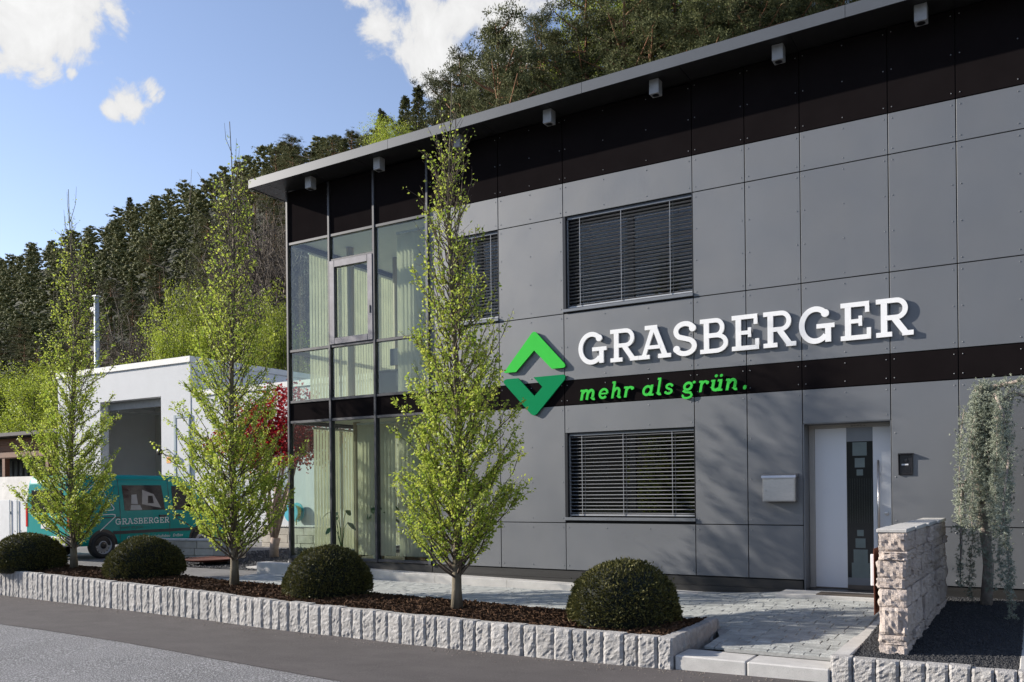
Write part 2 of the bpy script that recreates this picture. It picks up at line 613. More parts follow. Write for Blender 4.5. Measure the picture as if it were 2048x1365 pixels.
xs = list(np.linspace(-60, 60, 121))
struct('road', sheet('road', xs, lambda x: -40, lambda x: yline(EDGE, x), lambda x, y: zroad(x), ASPH_OLD, 8))
struct('footway', sheet('footway', xs, lambda x: yline(EDGE, x) - .02, lambda x: max(yline(FRONT, x), -4.05), lambda x, y: zroad(x) + .006, ASPH_NEW, 6))
struct('yard', sheet('yard', list(np.linspace(-60, -12.9, 40)), lambda x: max(yline(BACK, x), -2.0) if x > -26 else yline(FRONT, x), lambda x: 22, lambda x, y: -.215 + .05 * min(y, 0) * min(1, max(0, (-12.9 - x))), YARD, 12))
g = np_mesh('ground', [(-900, -900, -1.6), (900, -900, -1.6), (900, 900, -1.6), (-900, 900, -1.6)], [(0, 1, 2, 3)], GRASS)
struct('ground', g)

# hillside: foot and crest distances, listed by bearing
HT = [(-1.6, 360, 700, 100), (-1.2, 280, 600, 98), (-.9, 220, 480, 94), (-.59, 165, 385, 96), (-.4, 130, 312, 98), (-.258, 96, 232, 86),
      (-.089, 62, 150, 55), (.1, 44, 98, 44), (.274, 40, 90, 48), (.6, 40, 88, 54), (1.0, 42, 92, 56), (1.6, 46, 95, 56)]
FH = Vector((fw.x, fw.y, 0)).normalized()
RH = Vector((rt.x, rt.y, 0)).normalized()


def at_bearing(u, d):
    p = CAM + (FH + RH * float(u)) * float(d)
    return p.x, p.y


def hill_z(u, d):
    foot, crest, cz = interp(HT, u)
    t = (d - foot) / (crest - foot)
    if t < 0:
        return -.3 + max(-1.2, t * 2.0)
    if t <= 1:
        return -.3 + (cz + .3) * (t ** .88)
    return cz - (t - 1) * 30


def build_hill():
    us = np.linspace(-1.6, 1.6, 90)
    ts = np.concatenate([np.linspace(-.4, 1.0, 30), [1.15, 1.4, 2.0]])
    V, F = [], []
    for u in us:
        foot, crest, cz = interp(HT, u)
        for t in ts:
            d = foot + t * (crest - foot)
            x, y = at_bearing(u, d)
            V.append((x, y, hill_z(u, d) + 1.2 * mnoise.noise(Vector((x * .08, y * .08, 0))) * (1 if t > .05 else 0)))
    n = len(ts)
    for i in range(len(us) - 1):
        for j in range(n - 1):
            F.append((i * n + j, (i + 1) * n + j, (i + 1) * n + j + 1, i * n + j + 1))
    struct('hillside', np_mesh('hillside', V, F, HILL, True))


build_hill()


def build_unseen_ridge():  # unseen ridge, added to darken the glass reflections and hide the bright horizon
    V, F = [], []
    n = 140
    for i in range(n + 1):
        a = R(95 + 250 * i / n)                            # bearings behind and beside the camera
        for (d, h) in ((130, -1.5), (190, 9), (260, 26), (330, 40), (400, 52), (520, 20)):
            x, y = math.sin(a) * d, math.cos(a) * d - 12
            e = 1.0 if not (R(200) < a < R(262)) else .92
            V.append((x, y, h * e * (.85 + .3 * mnoise.noise(Vector((math.sin(a) * 2.5, math.cos(a) * 2.5, d * .004)))) + (2.0 * mnoise.noise(Vector((x * .1, y * .1, 0))) if h > 0 else 0)))
    for i in range(n):
        for j in range(5):
            F.append((i * 6 + j, (i + 1) * 6 + j, (i + 1) * 6 + j + 1, i * 6 + j + 1))
    struct('unseen_ridge', np_mesh('unseen_ridge', V, F, HILL, True))


build_unseen_ridge()

# ------------------------------------------------------------------ office building
V0, V1, V2, V3 = -12.61, -11.49, -10.39, -9.14
J = [V3, -7.697, -6.471, -4.312, -3.531, -2.76, -1.627, -.825, .55, 2.0, 3.4, 4.8]
H8, H7, H5, H4, H3, H2, HT_ = .115, .875, 2.758, 3.154, 4.232, 5.784, 6.331
XR = 4.8
DEPTH = 9.0


def zroof(x):
    return 7.478 + .0125 * (x + 13.04)


ob = thing('office_building', 'grey panelled office building with overhanging flat roof and glazed corner', 'building', (V0, 0, 0))
IN = Matrix.Translation((-V0, 0, 0))


def place(o):
    """keep world coordinates of a mesh parented under the building empty"""
    o.matrix_parent_inverse = IN
    return o


def bpart(mb, name, material, parent=None, smooth=False):
    o = mb.build(name, material, parent or ob, smooth)
    if parent is None:
        place(o)
    return o


dx_a, dx_b = -2.85, -1.55
W1 = (-6.471, -4.312, .945, 2.31)
W2 = (-6.471, -4.312, 4.28, 5.784)
W3 = (-8.72, -7.697, 4.28, 5.784)
DR = (-2.76, -1.627, -.03, 2.28)
holes = [W1, W2, W3, DR]


def grid_wall(mb, x0, x1, z0, z1, hs, y0, y1):
    gx = sorted({x0, x1, *[h[0] for h in hs], *[h[1] for h in hs]})
    gz = sorted({z0, z1, *[max(h[2], z0) for h in hs], *[h[3] for h in hs]})
    for a, b in zip(gx, gx[1:]):
        for c, d in zip(gz, gz[1:]):
            mx_, mz = (a + b) / 2, (c + d) / 2
            if not any(h[0] < mx_ < h[1] and h[2] < mz < h[3] for h in hs):
                mb.box(a, b, y0, y1, c, d)
    return mb


bpart(grid_wall(MB(), V3, XR, -.6, 7.36, holes, .03, .30), 'wall', SUBWALL)
bpart(MB().box(V0, XR, DEPTH, DEPTH + .3, -.6, 7.36), 'wall', PLASTER)
bpart(MB().box(XR - .02, XR + .28, .031, DEPTH - .001, -.6, 7.36), 'wall', PLASTER)
bpart(MB().box(V0, V0 + .3, 3.9, DEPTH - .002, -.6, 7.36), 'wall', PLASTER)
bpart(MB().box(V3 + .02, V3 + .14, .31, DEPTH - .003, .05, 7.05), 'partition_wall', CREAM)
bpart(MB().box(V0 + .31, V3 + .015, 5.6, 5.7, .05, 7.05), 'partition_wall', CREAM)
bpart(MB().box(dx_a, dx_b, .431, .46, .046, 2.4), 'wall', SUBWALL)
bpart(MB().box(V3 + .15, XR - .03, 3.4, 3.5, .05, 7.05), 'partition_wall', SHEDDARK)  # dark wall colour stands in for the shade inside the rooms
bpart(MB().box(V0 + .08, XR - .04, .32, DEPTH - .004, -.25, .045), 'floor_slab', CARPET)
bpart(MB().box(V0 + .14, V3 + .018, .14, 5.58, 2.83, 3.12), 'floor_slab', CEIL)
bpart(MB().box(V3 + .16, XR - .04, .32, 3.39, 2.83, 3.12), 'floor_slab', CARPET)
bpart(MB().box(V0 + .14, V3 + .018, .14, 5.58, 6.36, 6.5), 'ceiling', CEIL)

# facade panels, one object each, with real joints
rows = [(H8, H7), (H7, H5), (H5, H4), (H4, H3), (H3, H2), (H2, HT_), (HT_, 9)]
rivets = MB()


def rivet(x, z):
    rivets.lathe([(.0085, 0), (.0075, -.004), (.004, -.006)], 6, 'Y', (x, -.0128, z))


GAP = .006
prng = random.Random(3)


def panel(x0, x1, z0, z1, material, riv=True):
    dy = prng.uniform(-.0012, .0012)
    bpart(MB().cbox(x0 + GAP, x1 - GAP, -.012 + dy, .012, z0 + GAP, z1 - GAP, .0025), 'facade_panel', material)
    if not riv:
        return
    nz = max(2, round((z1 - z0) / .62) + 1)
    cols = [x0 + .05, x1 - .05]
    if x1 - x0 > 1.05:
        k = 2 if x1 - x0 > 1.9 else 1
        cols += [lerp(x0, x1, (i + 1) / (k + 1)) for i in range(k)]
    for cx in cols:
        for i in range(nz):
            rivet(cx, lerp(z0 + .075, z1 - .075, i / (nz - 1)))


for i in range(len(J) - 1):
    x0, x1 = J[i], J[i + 1]
    for (z0, z1) in rows:
        M_ = PANEL_DARK if (z0, z1) in ((H5, H4), (HT_, 9)) else PANEL
        z1 = min(z1, zroof(x0) - .150)
        if i == 2 and (z0, z1) == (H7, H5):
            panel(x0, x1, W1[3], z1, M_)
            continue
        if i == 2 and (z0, z1) == (H3, H2):
            continue
        if i == 0 and (z0, z1) == (H3, H2):
            panel(x0, W3[0], z0, z1, M_)
            continue
        if i == 5 and z1 <= H7:
            continue
        if i == 5 and (z0, z1) == (H7, H5):
            panel(x0, x1, DR[3], z1, M_)
            continue
        panel(x0, x1, z0, z1, M_)
rv = bpart(rivets, 'rivets', mat('rivet head', (.20, .205, .215), rough=.4, metal=.2))
rv['kind'] = 'stuff'
for a, b in ((V3, DR[0] - .02), (DR[1] + .02, XR)):
    bpart(MB().box(a, b, -.004, .028, -.02, H8 - .012), 'plinth', BASE)
    bpart(MB().box(a, b - (.05 if b < 0 else 0), -.034, .027, -.45, -.022), 'plinth', BASE)
bpart(MB().box(V0 - .02, V3 - .003, -.034, .3, -.45, -.022), 'plinth', BASE)
bpart(MB().box(V0 - .02, V3 - .003, -.01, .3, -.020, .10), 'plinth', BASE)


# windows with outside venetian blinds
def slat_mesh(w):
    mb = MB()
    pr = [(-.032, -.004), (-.016, .003), (0, .0055), (.016, .003), (.032, -.004)]
    vs = [(0, y, z) for y, z in pr] + [(w, y, z) for y, z in pr]
    fs = [(i, i + 1, i + 6, i + 5) for i in range(4)]
    mb.add(vs, fs)
    me = bpy.data.meshes.new('blind_slat')
    me.from_pydata(mb.v, [], mb.f)
    me.materials.append(SLAT)
    return me


def window(W, pitch, seed):
    x0, x1, z0, z1 = W
    rg = random.Random(seed)
    fr = MB()
    fr.box(x0, x0 + .045, -.02, .30, z0, z1)
    fr.box(x1 - .012, x1, -.014, .30, z0, z1)
    fr.box(x0 + .045, x1 - .012, .02, .30, z1 - .02, z1 - .002)
    for a, b, c, d in ((x0 + .045, x0 + .12, z0 + .03, z1 - .021), (x1 - .08, x1 - .0125, z0 + .03, z1 - .021),
                       (x0 + .1201, x1 - .0801, z0 + .03, z0 + .1), (x0 + .1201, x1 - .0801, z1 - .09, z1 - .0215),
                       ((x0 + x1) / 2 - .05, (x0 + x1) / 2 + .05, z0 + .1005, z1 - .0905)):
        fr.box(a, b, .19, .26, c, d)
    w = bpart(fr, 'window', BLACK)
    s = MB().cbox(x0 - .004, x1 + .004, -.045, .20, z0 - .03, z0 + .018, .004).build('window_sill', GREYMETAL, w)
    MB().box(x0 + .12, (x0 + x1) / 2 - .051, .222, .228, z0 + .1, z1 - .09).build('pane', GLASS_DARK, w)
    MB().box((x0 + x1) / 2 + .051, x1 - .08, .222, .228, z0 + .1, z1 - .09).build('pane', GLASS_DARK, w)
    me = slat_mesh(x1 - x0 - .085)
    z = z0 + .085
    top = z1 - .05
    n = 0
    while z < top:
        o = link('blind_slat', me, w)
        o.location = (x0 + .062, .062, z)
        o.rotation_euler = (R(rg.uniform(-3.5, 1.5)) - .03, R(rg.uniform(-.10, .10)), 0)
        z += pitch
        n += 1
    MB().cbox(x0 + .06, x1 - .024, .037, .087, z0 + .040, z0 + .066, .004).build('bottom_rail', SLAT, w)
    MB().box(x0 + .06, x1 - .024, .025, .10, top + .004, z1 - .0225).build('head_rail', GREYMETAL, w)
    MB().box(x0 + .046, x0 + .060, .045, .079, z0 + .02, z1 - .022).build('guide_rail', SLAT, w)
    MB().box(x1 - .0225, x1 - .0125, .045, .079, z0 + .02, z1 - .022).build('guide_rail', SLAT, w)
    for t in (.13, .46, .83):
        xx = lerp(x0, x1, t)
        MB().tube([(xx, .026, z0 + .05), (xx, .026, top)], .0045, 5).build('ladder_cord', SLAT, w)
        MB().tube([(xx + .022, .098, z0 + .05), (xx + .022, .098, top)], .003, 5).build('ladder_cord', SLAT, w)
    cu = MB()                                             # curtain folds in the dark room behind
    for k in range(int((x1 - x0 - .3) / .05)):
        if (k // 9) % 2 == 0:
            xx = x0 + .15 + k * .05
            cu.box(xx, xx + .022, .36 + .012 * (k % 3), .37 + .012 * (k % 3), z0, z1 - .05)
    cu.build('curtain', mat('dim curtain', (.10, .10, .075), rough=.9), w)
    return w


window(W1, .0575, 1)
window(W2, .0555, 2)
window(W3, .0555, 3)

# glazed corner bay
ZB = [.14, 2.785, 3.18, 4.18, 6.29]
for x in (V0 + .025, V1, V2, V3 - .03):
    bpart(MB().cbox(x - .024, x + .024, -.035, .085, .105, 7.325, .004), 'mullion', MULLION)
bpart(MB().cbox(V3 - .055, V3 + .002, -.05, -.036, .105, 6.5, .004), 'corner_trim', FASCIA)
xsb = [V0 + .025, V1, V2, V3 - .03]
for i in range(3):
    a, b = xsb[i] + .0245, xsb[i + 1] - .0245
    for z in ZB:
        bpart(MB().cbox(a, b, -.022, .078, z - .026, z + .026, .004), 'transom', MULLION)
    bpart(MB().box(a, b, .0, .03, ZB[1] + .0265, ZB[2] - .0265), 'spandrel_panel', PANEL_DARK)
    bpart(MB().box(a, b, .0, .03, ZB[4] + .0265, 7.32), 'spandrel_panel', PANEL_DARK)
    bpart(MB().box(a, b, .012, .030, ZB[0] + .0265, ZB[1] - .0265), 'pane', GLASS)
    bpart(MB().box(a, b, .012, .030, ZB[2] + .0265, ZB[3] - .0265), 'pane', GLASS)
    if i != 1:
        bpart(MB().box(a, b, .012, .030, ZB[3] + .0265, ZB[4] - .0265), 'pane', GLASS)
    else:
        bpart(MB().cbox(a, b, -.022, .078, 5.795, 5.835, .004), 'transom', MULLION)
        bpart(MB().box(a, b, .012, .030, 5.8355, ZB[4] - .0265), 'pane', GLASS)
        z0, z1 = ZB[3] + .0265, 5.7945
        s = MB()
        for (p, q, c, d) in ((a, a + .12, z0, z1), (b - .12, b, z0, z1), (a + .1201, b - .1201, z0, z0 + .12), (a + .1201, b - .1201, z1 - .13, z1)):
            s.cbox(p, q, -.045, .05, c, d, .006)
        sw = bpart(s, 'opening_window', SASH)
        MB().box(a + .12, b - .12, .004, .02, z0 + .12, z1 - .13).build('pane', GLASS, sw)
        MB().cbox(b - .075, b - .05, -.057, -.0455, z0 + .5, z0 + .64, .003).build('hinge', MULLION, sw)
ys = [.04, 1.30, 2.60, 3.87]
for y in ys[1:]:
    bpart(MB().cbox(V0 + .001, V0 + .10, y - .024, y + .024, .105, 7.325, .004), 'mullion', MULLION)
for i in range(3):
    a, b = ys[i] + (.046 if i == 0 else .0245), ys[i + 1] - .0245
    for z in ZB:
        bpart(MB().cbox(V0 + .002, V0 + .09, a, b, z - .026, z + .026, .004), 'transom', MULLION)
    bpart(MB().box(V0 + .02, V0 + .05, a, b, ZB[1] + .0265, ZB[2] - .0265), 'spandrel_panel', PANEL_DARK)
    bpart(MB().box(V0 + .02, V0 + .05, a, b, ZB[4] + .0265, 7.32), 'spandrel_panel', PANEL_DARK)
    for (c, d) in ((0, 1), (2, 3), (3, 4)):
        bpart(MB().box(V0 + .03, V0 + .045, a, b, ZB[c] + .0265, ZB[d] - .0265), 'pane', GLASS)
bpart(MB().box(V0 + .002, V0 + .3, .302, 3.89, -.45, .104), 'plinth', BASE)

# vertical blinds along the glazed side wall: each blind a thing, its slats parts
brg = random.Random(9)


def vblind(label, y0, y1, z0, z1, swing):
    t = thing('vertical_blind', label, 'blind', (V0 + .17, y0, z1))
    MB().box(-.02, .02, 0, y1 - y0, -.035, 0).build('head_rail', FENCEW, t)
    w = .050
    me = MB().box(-.001, .001, -w / 2, w / 2, -(z1 - z0), -.04).build('slat', BLIND, t)
    y = .05
    first = True
    while y < y1 - y0 - .03:
        o = me if first else link('slat', me.data, t)
        first = False
        o.location = (0, y, 0)
        o.rotation_euler = (0, 0, R(swing + brg.uniform(-5, 5)))
        y += .086


vblind('cream vertical blind on upper floor beside glazed side wall', .42, 3.75, 3.22, 6.22, -34)
vblind('cream vertical blind on ground floor beside glazed side wall', .50, 3.75, .20, 2.72, -36)


def fblind(label, x0, x1, z0, z1, swing, step, y=.34):
    t = thing('vertical_blind', label, 'blind', (x0, y, z1))
    MB().box(0, x1 - x0, -.02, .02, -.035, 0).build('head_rail', FENCEW, t)
    me = MB().box(-.040, .040, -.001, .001, -(z1 - z0), -.04).build('slat', BLIND, t)
    x = .05
    first = True
    while x < x1 - x0 - .03:
        o = me if first else link('slat', me.data, t)
        first = False
        o.location = (x, 0, 0)
        o.rotation_euler = (0, 0, R(swing + brg.uniform(-5, 5)))
        x += step


fblind('cream vertical blind turned open behind upper right front glass', V2 + .25, V3 - .1, 3.22, 6.22, 62, .085)
fblind('cream vertical blind turned open behind lower right front glass', V2 + .25, V3 - .1, .20, 2.72, 64, .085)
fblind('cream vertical blind turned edge on behind lower middle front glass', V1 + .35, V2 + .2, .20, 2.72, 70, .082)
for x, y, z0, z1, lb in ((V0 + .75, 1.15, .046, 2.82, 'beige post behind ground floor middle glass'), (V0 + 1.05, 2.3, .046, 2.82, 'beige post deep in ground floor room'),
                         (V0 + .75, 1.0, 3.122, 6.35, 'beige post behind upper floor opening window'), (V0 + 1.05, 2.1, 3.122, 6.35, 'beige post deep in upper floor room')):
    o = MB().tube([(0, 0, 0), (0, 0, z1 - z0)], .075, 16).build('post', WOODP)
    o.location = (x, y, z0)
    setp(o, lb, 'post')


def desk(loc, label, material, w=1.5, d=.7, h=.74):
    t = thing('desk', label, 'desk', loc)
    MB().cbox(0, w, 0, d, h - .03, h, .004).build('desk_top', material, t)
    MB().box(.02, .05, .03, d - .03, 0, h - .031).build('side_panel', material, t)
    MB().box(w - .05, w - .02, .03, d - .03, 0, h - .031).build('side_panel', material, t)
    MB().box(.051, w - .051, .04, .06, .05, h - .032).build('front_panel', material, t)


desk((V2 + .0, .75, .046), 'brown wooden desk on ground floor behind front glass', DESK, 1.6, .7, .95)
desk((V1 + .1, 1.2, 3.122), 'dark desk on upper floor behind front glass', PLASTICB, 1.4, .7, .72)
desk((V2 + .1, .9, 3.122), 'dark desk at right on upper floor behind front glass', PLASTICB, 1.05, .7, .98)
t = thing('monitor', 'black monitor standing on upper floor desk', 'monitor', (V1 + .55, 1.45, 3.842))
MB().cbox(-.27, .27, -.02, .02, .12, .46, .006).build('screen', PLASTICB, t)
MB().box(-.03, .03, -.015, .015, .03, .121).build('neck', PLASTICB, t)
MB().cbox(-.12, .12, -.09, .09, 0, .03, .005).build('foot', PLASTICB, t)


def house_plant(loc, label, n, seed, spread, hgt):
    rg = random.Random(seed)
    t = thing('potted_plant', label, 'plant', loc)
    MB().lathe([(.09, 0), (.13, .22), (.14, .24), (.12, .24), (.11, .2)], 18).build('pot', FENCEW, t, True)
    for k in range(n):
        a = rg.uniform(0, 6.28)
        r = spread * rg.uniform(.4, 1)
        h = hgt * rg.uniform(.55, 1)
        s = MB()
        tip = Vector((math.cos(a) * r, math.sin(a) * r, .2 + h))
        st = MB().tube([(0, 0, .2), (tip.x * .45, tip.y * .45, .2 + h * .8), tip], [.008, .006, .004], 5).build('stem', PLANT, t)
        d = Vector((math.cos(a), math.sin(a), -.9)).normalized()
        sd_ = Vector((-math.sin(a), math.cos(a), 0))
        L = rg.uniform(.16, .26)
        W = L * .36
        vs = [tip, tip + d * L * .3 + sd_ * W + Vector((0, 0, .02)), tip + d * L * .75 + sd_ * W * .7, tip + d * L,
              tip + d * L * .75 - sd_ * W * .7, tip + d * L * .3 - sd_ * W + Vector((0, 0, .02)), tip + d * L * .5]
        s.add(vs, [(0, 1, 6), (1, 2, 6), (2, 3, 6), (3, 4, 6), (4, 5, 6), (5, 0, 6)])
        s.build('leaf', PLANT, st, True, False)


house_plant((V1 + .62, .62, .046), 'large leaved green pot plant behind middle ground floor glass', 15, 4, .42, .95)
house_plant((V0 + .95, .45, .046), 'small arching pot plant behind ground floor corner glass', 6, 5, .28, .85)

# roof
RX0, RX1 = -13.04, XR + .6
rf = MB()
rf.add([(RX0 + .01, -.565, zroof(RX0) - .13), (RX1, -.565, zroof(RX1) - .13), (RX1, DEPTH + .8, zroof(RX1) - .13), (RX0 + .01, DEPTH + .8, zroof(RX0) - .13),
        (RX0 + .01, -.565, zroof(RX0) - .006), (RX1, -.565, zroof(RX1) - .006), (RX1, DEPTH + .8, zroof(RX1) - .006), (RX0 + .01, DEPTH + .8, zroof(RX0) - .006)],
       [(0, 3, 2, 1), (4, 5, 6, 7), (0, 1, 5, 4), (1, 2, 6, 5), (2, 3, 7, 6), (3, 0, 4, 7)])
roof = bpart(rf, 'roof', SOFFIT)
fj = [RX0 - .004, -9.586, -5.832, -2.046, 1.72, RX1]


def slope_box(x0, x1, y0, y1, dz0, dz1):
    a0, a1 = zroof(x0), zroof(x1)
    return MB().add([(x0, y0, a0 + dz0), (x1, y0, a1 + dz0), (x1, y1, a1 + dz0), (x0, y1, a0 + dz0), (x0, y0, a0 + dz1), (x1, y0, a1 + dz1), (x1, y1, a1 + dz1), (x0, y1, a0 + dz1)],
                    [(0, 3, 2, 1), (4, 5, 6, 7), (0, 1, 5, 4), (1, 2, 6, 5), (2, 3, 7, 6), (3, 0, 4, 7)])


for a, b in zip(fj, fj[1:]):
    slope_box(a + .003, b - .003, -.582, -.566, -.158, .004).build('fascia', FASCIA, roof)
slope_box(RX0 - .004, RX0 + .008, -.5655, DEPTH + .8, -.158, .004).build('fascia', FASCIA, roof)
sj = [RX0 + .01, V0, V1, V2, V3, -7.697, -6.471, -4.312, -2.76, -.825, 1.0, 3.0, RX1 - .01]
for sx, ex in zip(sj, sj[1:]):
    slope_box(sx + .004, ex - .004, -.562, -.016, -.1465, -.1305).build('soffit_panel', SOFFIT, roof)
slope_box(RX0 + .014, V0 - .004, -.012, DEPTH + .7, -.1465, -.1305).build('soffit_panel', SOFFIT, roof)
LAMPS = [(-11.674, 'over the first glazed bay at the corner'), (-10.01, 'over the glazed bay with the opening window'), (-8.28, 'behind the tip of the slim tree'),
         (-6.545, 'over the left edge of the wide upper window'), (-4.754, 'over the right end of the wide upper window'), (-2.962, 'over the letter box'), (-1.184, 'over the intercom'),
         (.6, 'over the weeping cedar'), (2.38, 'beyond the weeping cedar')]
for x, where in LAMPS:
    z = zroof(x) - .1468
    t = thing('soffit_lamp', 'grey cube spotlight under the roof overhang ' + where, 'lamp', (x, -.30, z), 0, 'cube spotlights under the roof overhang')
    h = MB().cbox(-.075, .075, -.075, .075, -.215, -.0005, .006).build('housing', mat('lamp grey', (.30, .30, .31), rough=.45), t)
    MB().lathe([(.050, -.2155), (.050, -.219), (.036, -.219), (.030, -.2165)], 16).build('lens', PLASTICB, h)

# entrance door
dx0, dx1 = -2.76, -1.627
door = bpart(MB().box(dx0 + .002, dx0 + .012, -.010, .42, -.03, 2.276).box(dx1 - .010, dx1 - .002, -.010, .42, -.03, 2.276).box(dx0 + .0121, dx1 - .0101, -.010, .42, 2.2785, 2.284), 'door', GREYMETAL)
f = MB()
f.cbox(-2.747, -2.672, 0.3000, 0.3900, -.012, 2.225, .004)
f.cbox(dx1 - .045, dx1 - .0105, 0.3000, 0.3900, -.012, 2.225, .004)
f.cbox(dx0 + .0125, dx1 - .0105, 0.2950, 0.3900, 2.2255, 2.277, .004)
f.build('door_frame', DOORFR, door)
MB().cbox(-2.670, -2.247, 0.3180, 0.3700, .0, 2.2235, .003).build('door_leaf', DOORW, door)
MB().cbox(-1.905, dx1 - .047, 0.3180, 0.3700, .0, 2.2235, .003).build('door_leaf', DOORW, door)
MB().box(-2.2465, -1.9055, 0.3220, 0.3700, 2.03, 2.2235).build('inlay_panel', GREYMETAL, door)
MB().box(-2.2465, -1.9055, 0.3220, 0.3700, .0, .145).build('inlay_panel', GREYMETAL, door)
gp = MB().box(-2.2465, -1.9055, 0.3260, 0.3700, .1455, 2.0295).build('glass_inlay', mat('black door glass', (.014, .017, .018), rough=.08), door)
FROST = mat('frosted square', (.13, .165, .16), rough=.35)
for zc, s in ((1.925, .185), (1.735, .13), (1.60, .083), (.765, .085), (.625, .13), (.445, .185), (.235, .235)):
    MB().box(-2.076 - s / 2, -2.076 + s / 2, 0.3235, 0.3258, zc - s / 2, zc + s / 2).build('frosted_square', FROST, gp)
gl_ = MB()
for k in range(11):
    gl_.box(-2.238 + k * .031, -2.235 + k * .031, 0.3245, 0.3259, .9, 1.52)
gl_.build('etched_line', mat('etched line', (.03, .036, .036), rough=.4), gp)['kind'] = 'stuff'
h = MB().tube([(-1.825, .235, .42), (-1.825, .235, 1.76)], .016, 14).build('handle', STEEL, door, True)
for z in (.6, 1.58):
    MB().tube([(-1.825, .235, z), (-1.825, .318, z)], .009, 8).build('handle_bracket', STEEL, h)
MB().lathe([(.03, .3175), (.028, .308), (.012, .306)], 16, 'Y', (-1.735, 0, 1.035)).build('lock', STEEL, door)
MB().box(dx0 + .0125, dx1 - .0105, .02, .43, -.035, -.0155).build('threshold', BLACK, door)


def text(name, body, size, material, parent, mtx, ext=.0008, shear=0.0):
    cu = bpy.data.curves.new(name, 'FONT')
    cu.body = body
    cu.size = size
    cu.extrude = ext
    cu.shear = shear
    cu.align_x = 'CENTER'
    tmp = bpy.data.objects.new(name, cu)
    C.objects.link(tmp)
    dg = bpy.context.evaluated_depsgraph_get()
    me = bpy.data.meshes.new_from_object(tmp.evaluated_get(dg))
    bpy.data.objects.remove(tmp)
    me.materials.clear()
    me.materials.append(material)
    o = link(name, me, parent)
    o.matrix_basis = mtx
    return o


FACE = Matrix(((1, 0, 0), (0, 0, -1), (0, 1, 0))).to_4x4()       # text upright, facing -Y
mt = FACE.copy()
mt.translation = (-2.09, .2935, 2.236)
text('chalk_lettering', '20-C-M-B-16', .036, mat('dark chalk', (.09, .085, .08), rough=.9), door, mt)

# letter box and intercom
t = thing('letter_box', 'brushed steel letter box on the panels beside the entrance door', 'letter box', (-3.06, -.013, 1.21))
MB().cbox(-.225, .225, -.148, 0, 0, .335, .004).build('body', STEEL, t)
MB().add([(-.235, -.170, .33), (.235, -.170, .33), (.235, 0, .345), (-.235, 0, .345), (-.235, -.162, .362), (.235, -.162, .362), (.235, 0, .39), (-.235, 0, .39)],
         [(0, 3, 2, 1), (4, 5, 6, 7), (0, 1, 5, 4), (1, 2, 6, 5), (2, 3, 7, 6), (3, 0, 4, 7)]).build('lid', STEEL, t)
MB().cbox(-.212, .212, -.154, -.1485, .012, .315, .003).build('front_flap', STEEL, t)
MB().lathe([(.014, -.1545), (.013, -.162), (.006, -.1625)], 12, 'Y', (-.18, 0, .155)).build('lock', STEEL, t)
t = thing('intercom', 'black wall intercom with camera hood right of the entrance door', 'intercom', (-1.45, -.013, 1.55))
MB().cbox(-.082, .082, -.022, 0, 0, .27, .006).build('body', PLASTICB, t)
hd = MB()
hd.box(-.09, .09, -.062, .0, .27, .285)
hd.add([(-.09, -.062, .27), (-.082, -.062, .27), (-.082, 0, .27), (-.09, 0, .27), (-.09, -.03, .0), (-.082, -.03, .0), (-.082, 0, .0), (-.09, 0, .0)],
       [(0, 1, 5, 4), (1, 2, 6, 5), (2, 3, 7, 6), (3, 0, 4, 7), (0, 3, 2, 1), (4, 5, 6, 7)])
hd.build('hood', PLASTICB, t)
MB().lathe([(.024, -.0225), (.022, -.030), (.012, -.031)], 14, 'Y', (0, 0, .19)).build('camera_lens', BLACK, t)
MB().box(-.052, .03, -.0245, -.0225, .128, .146).build('name_strip', SCREEN, t)
g_ = MB()
for k in range(6):
    g_.box(-.045 + k * .017, -.037 + k * .017, -.0245, -.0225, .03, .1)
g_.build('speaker_grille', BLACK, t)['kind'] = 'stuff'


# ------------------------------------------------------------------ raised lettering
def offset_strip(pts, w, closed=False):
    pts = [Vector(p) for p in pts]
    n = len(pts)
    Ls, Rs = [], []
    for i in range(n):
        if closed:
            a, b = pts[(i - 1) % n], pts[(i + 1) % n]
            d1, d2 = (pts[i] - a).normalized(), (b - pts[i]).normalized()
        else:
            d1 = (pts[i] - pts[i - 1]).normalized() if i > 0 else (pts[1] - pts[0]).normalized()
            d2 = (pts[i + 1] - pts[i]).normalized() if i < n - 1 else d1
        d = (d1 + d2)
        d = d.normalized() if d.length > 1e-6 else d1
        nrm = Vector((-d.y, d.x))
        c = max(.5, nrm.dot(Vector((-d1.y, d1.x))))
        Ls.append(pts[i] + nrm * (w / 2 / c))
        Rs.append(pts[i] - nrm * (w / 2 / c))
    return Ls, Rs


def arc(cx, cy, rx, ry, a0, a1, n=16):
    return [(cx + rx * math.cos(R(lerp(a0, a1, i / n))), cy + ry * math.sin(R(lerp(a0, a1, i / n)))) for i in range(n + 1)]


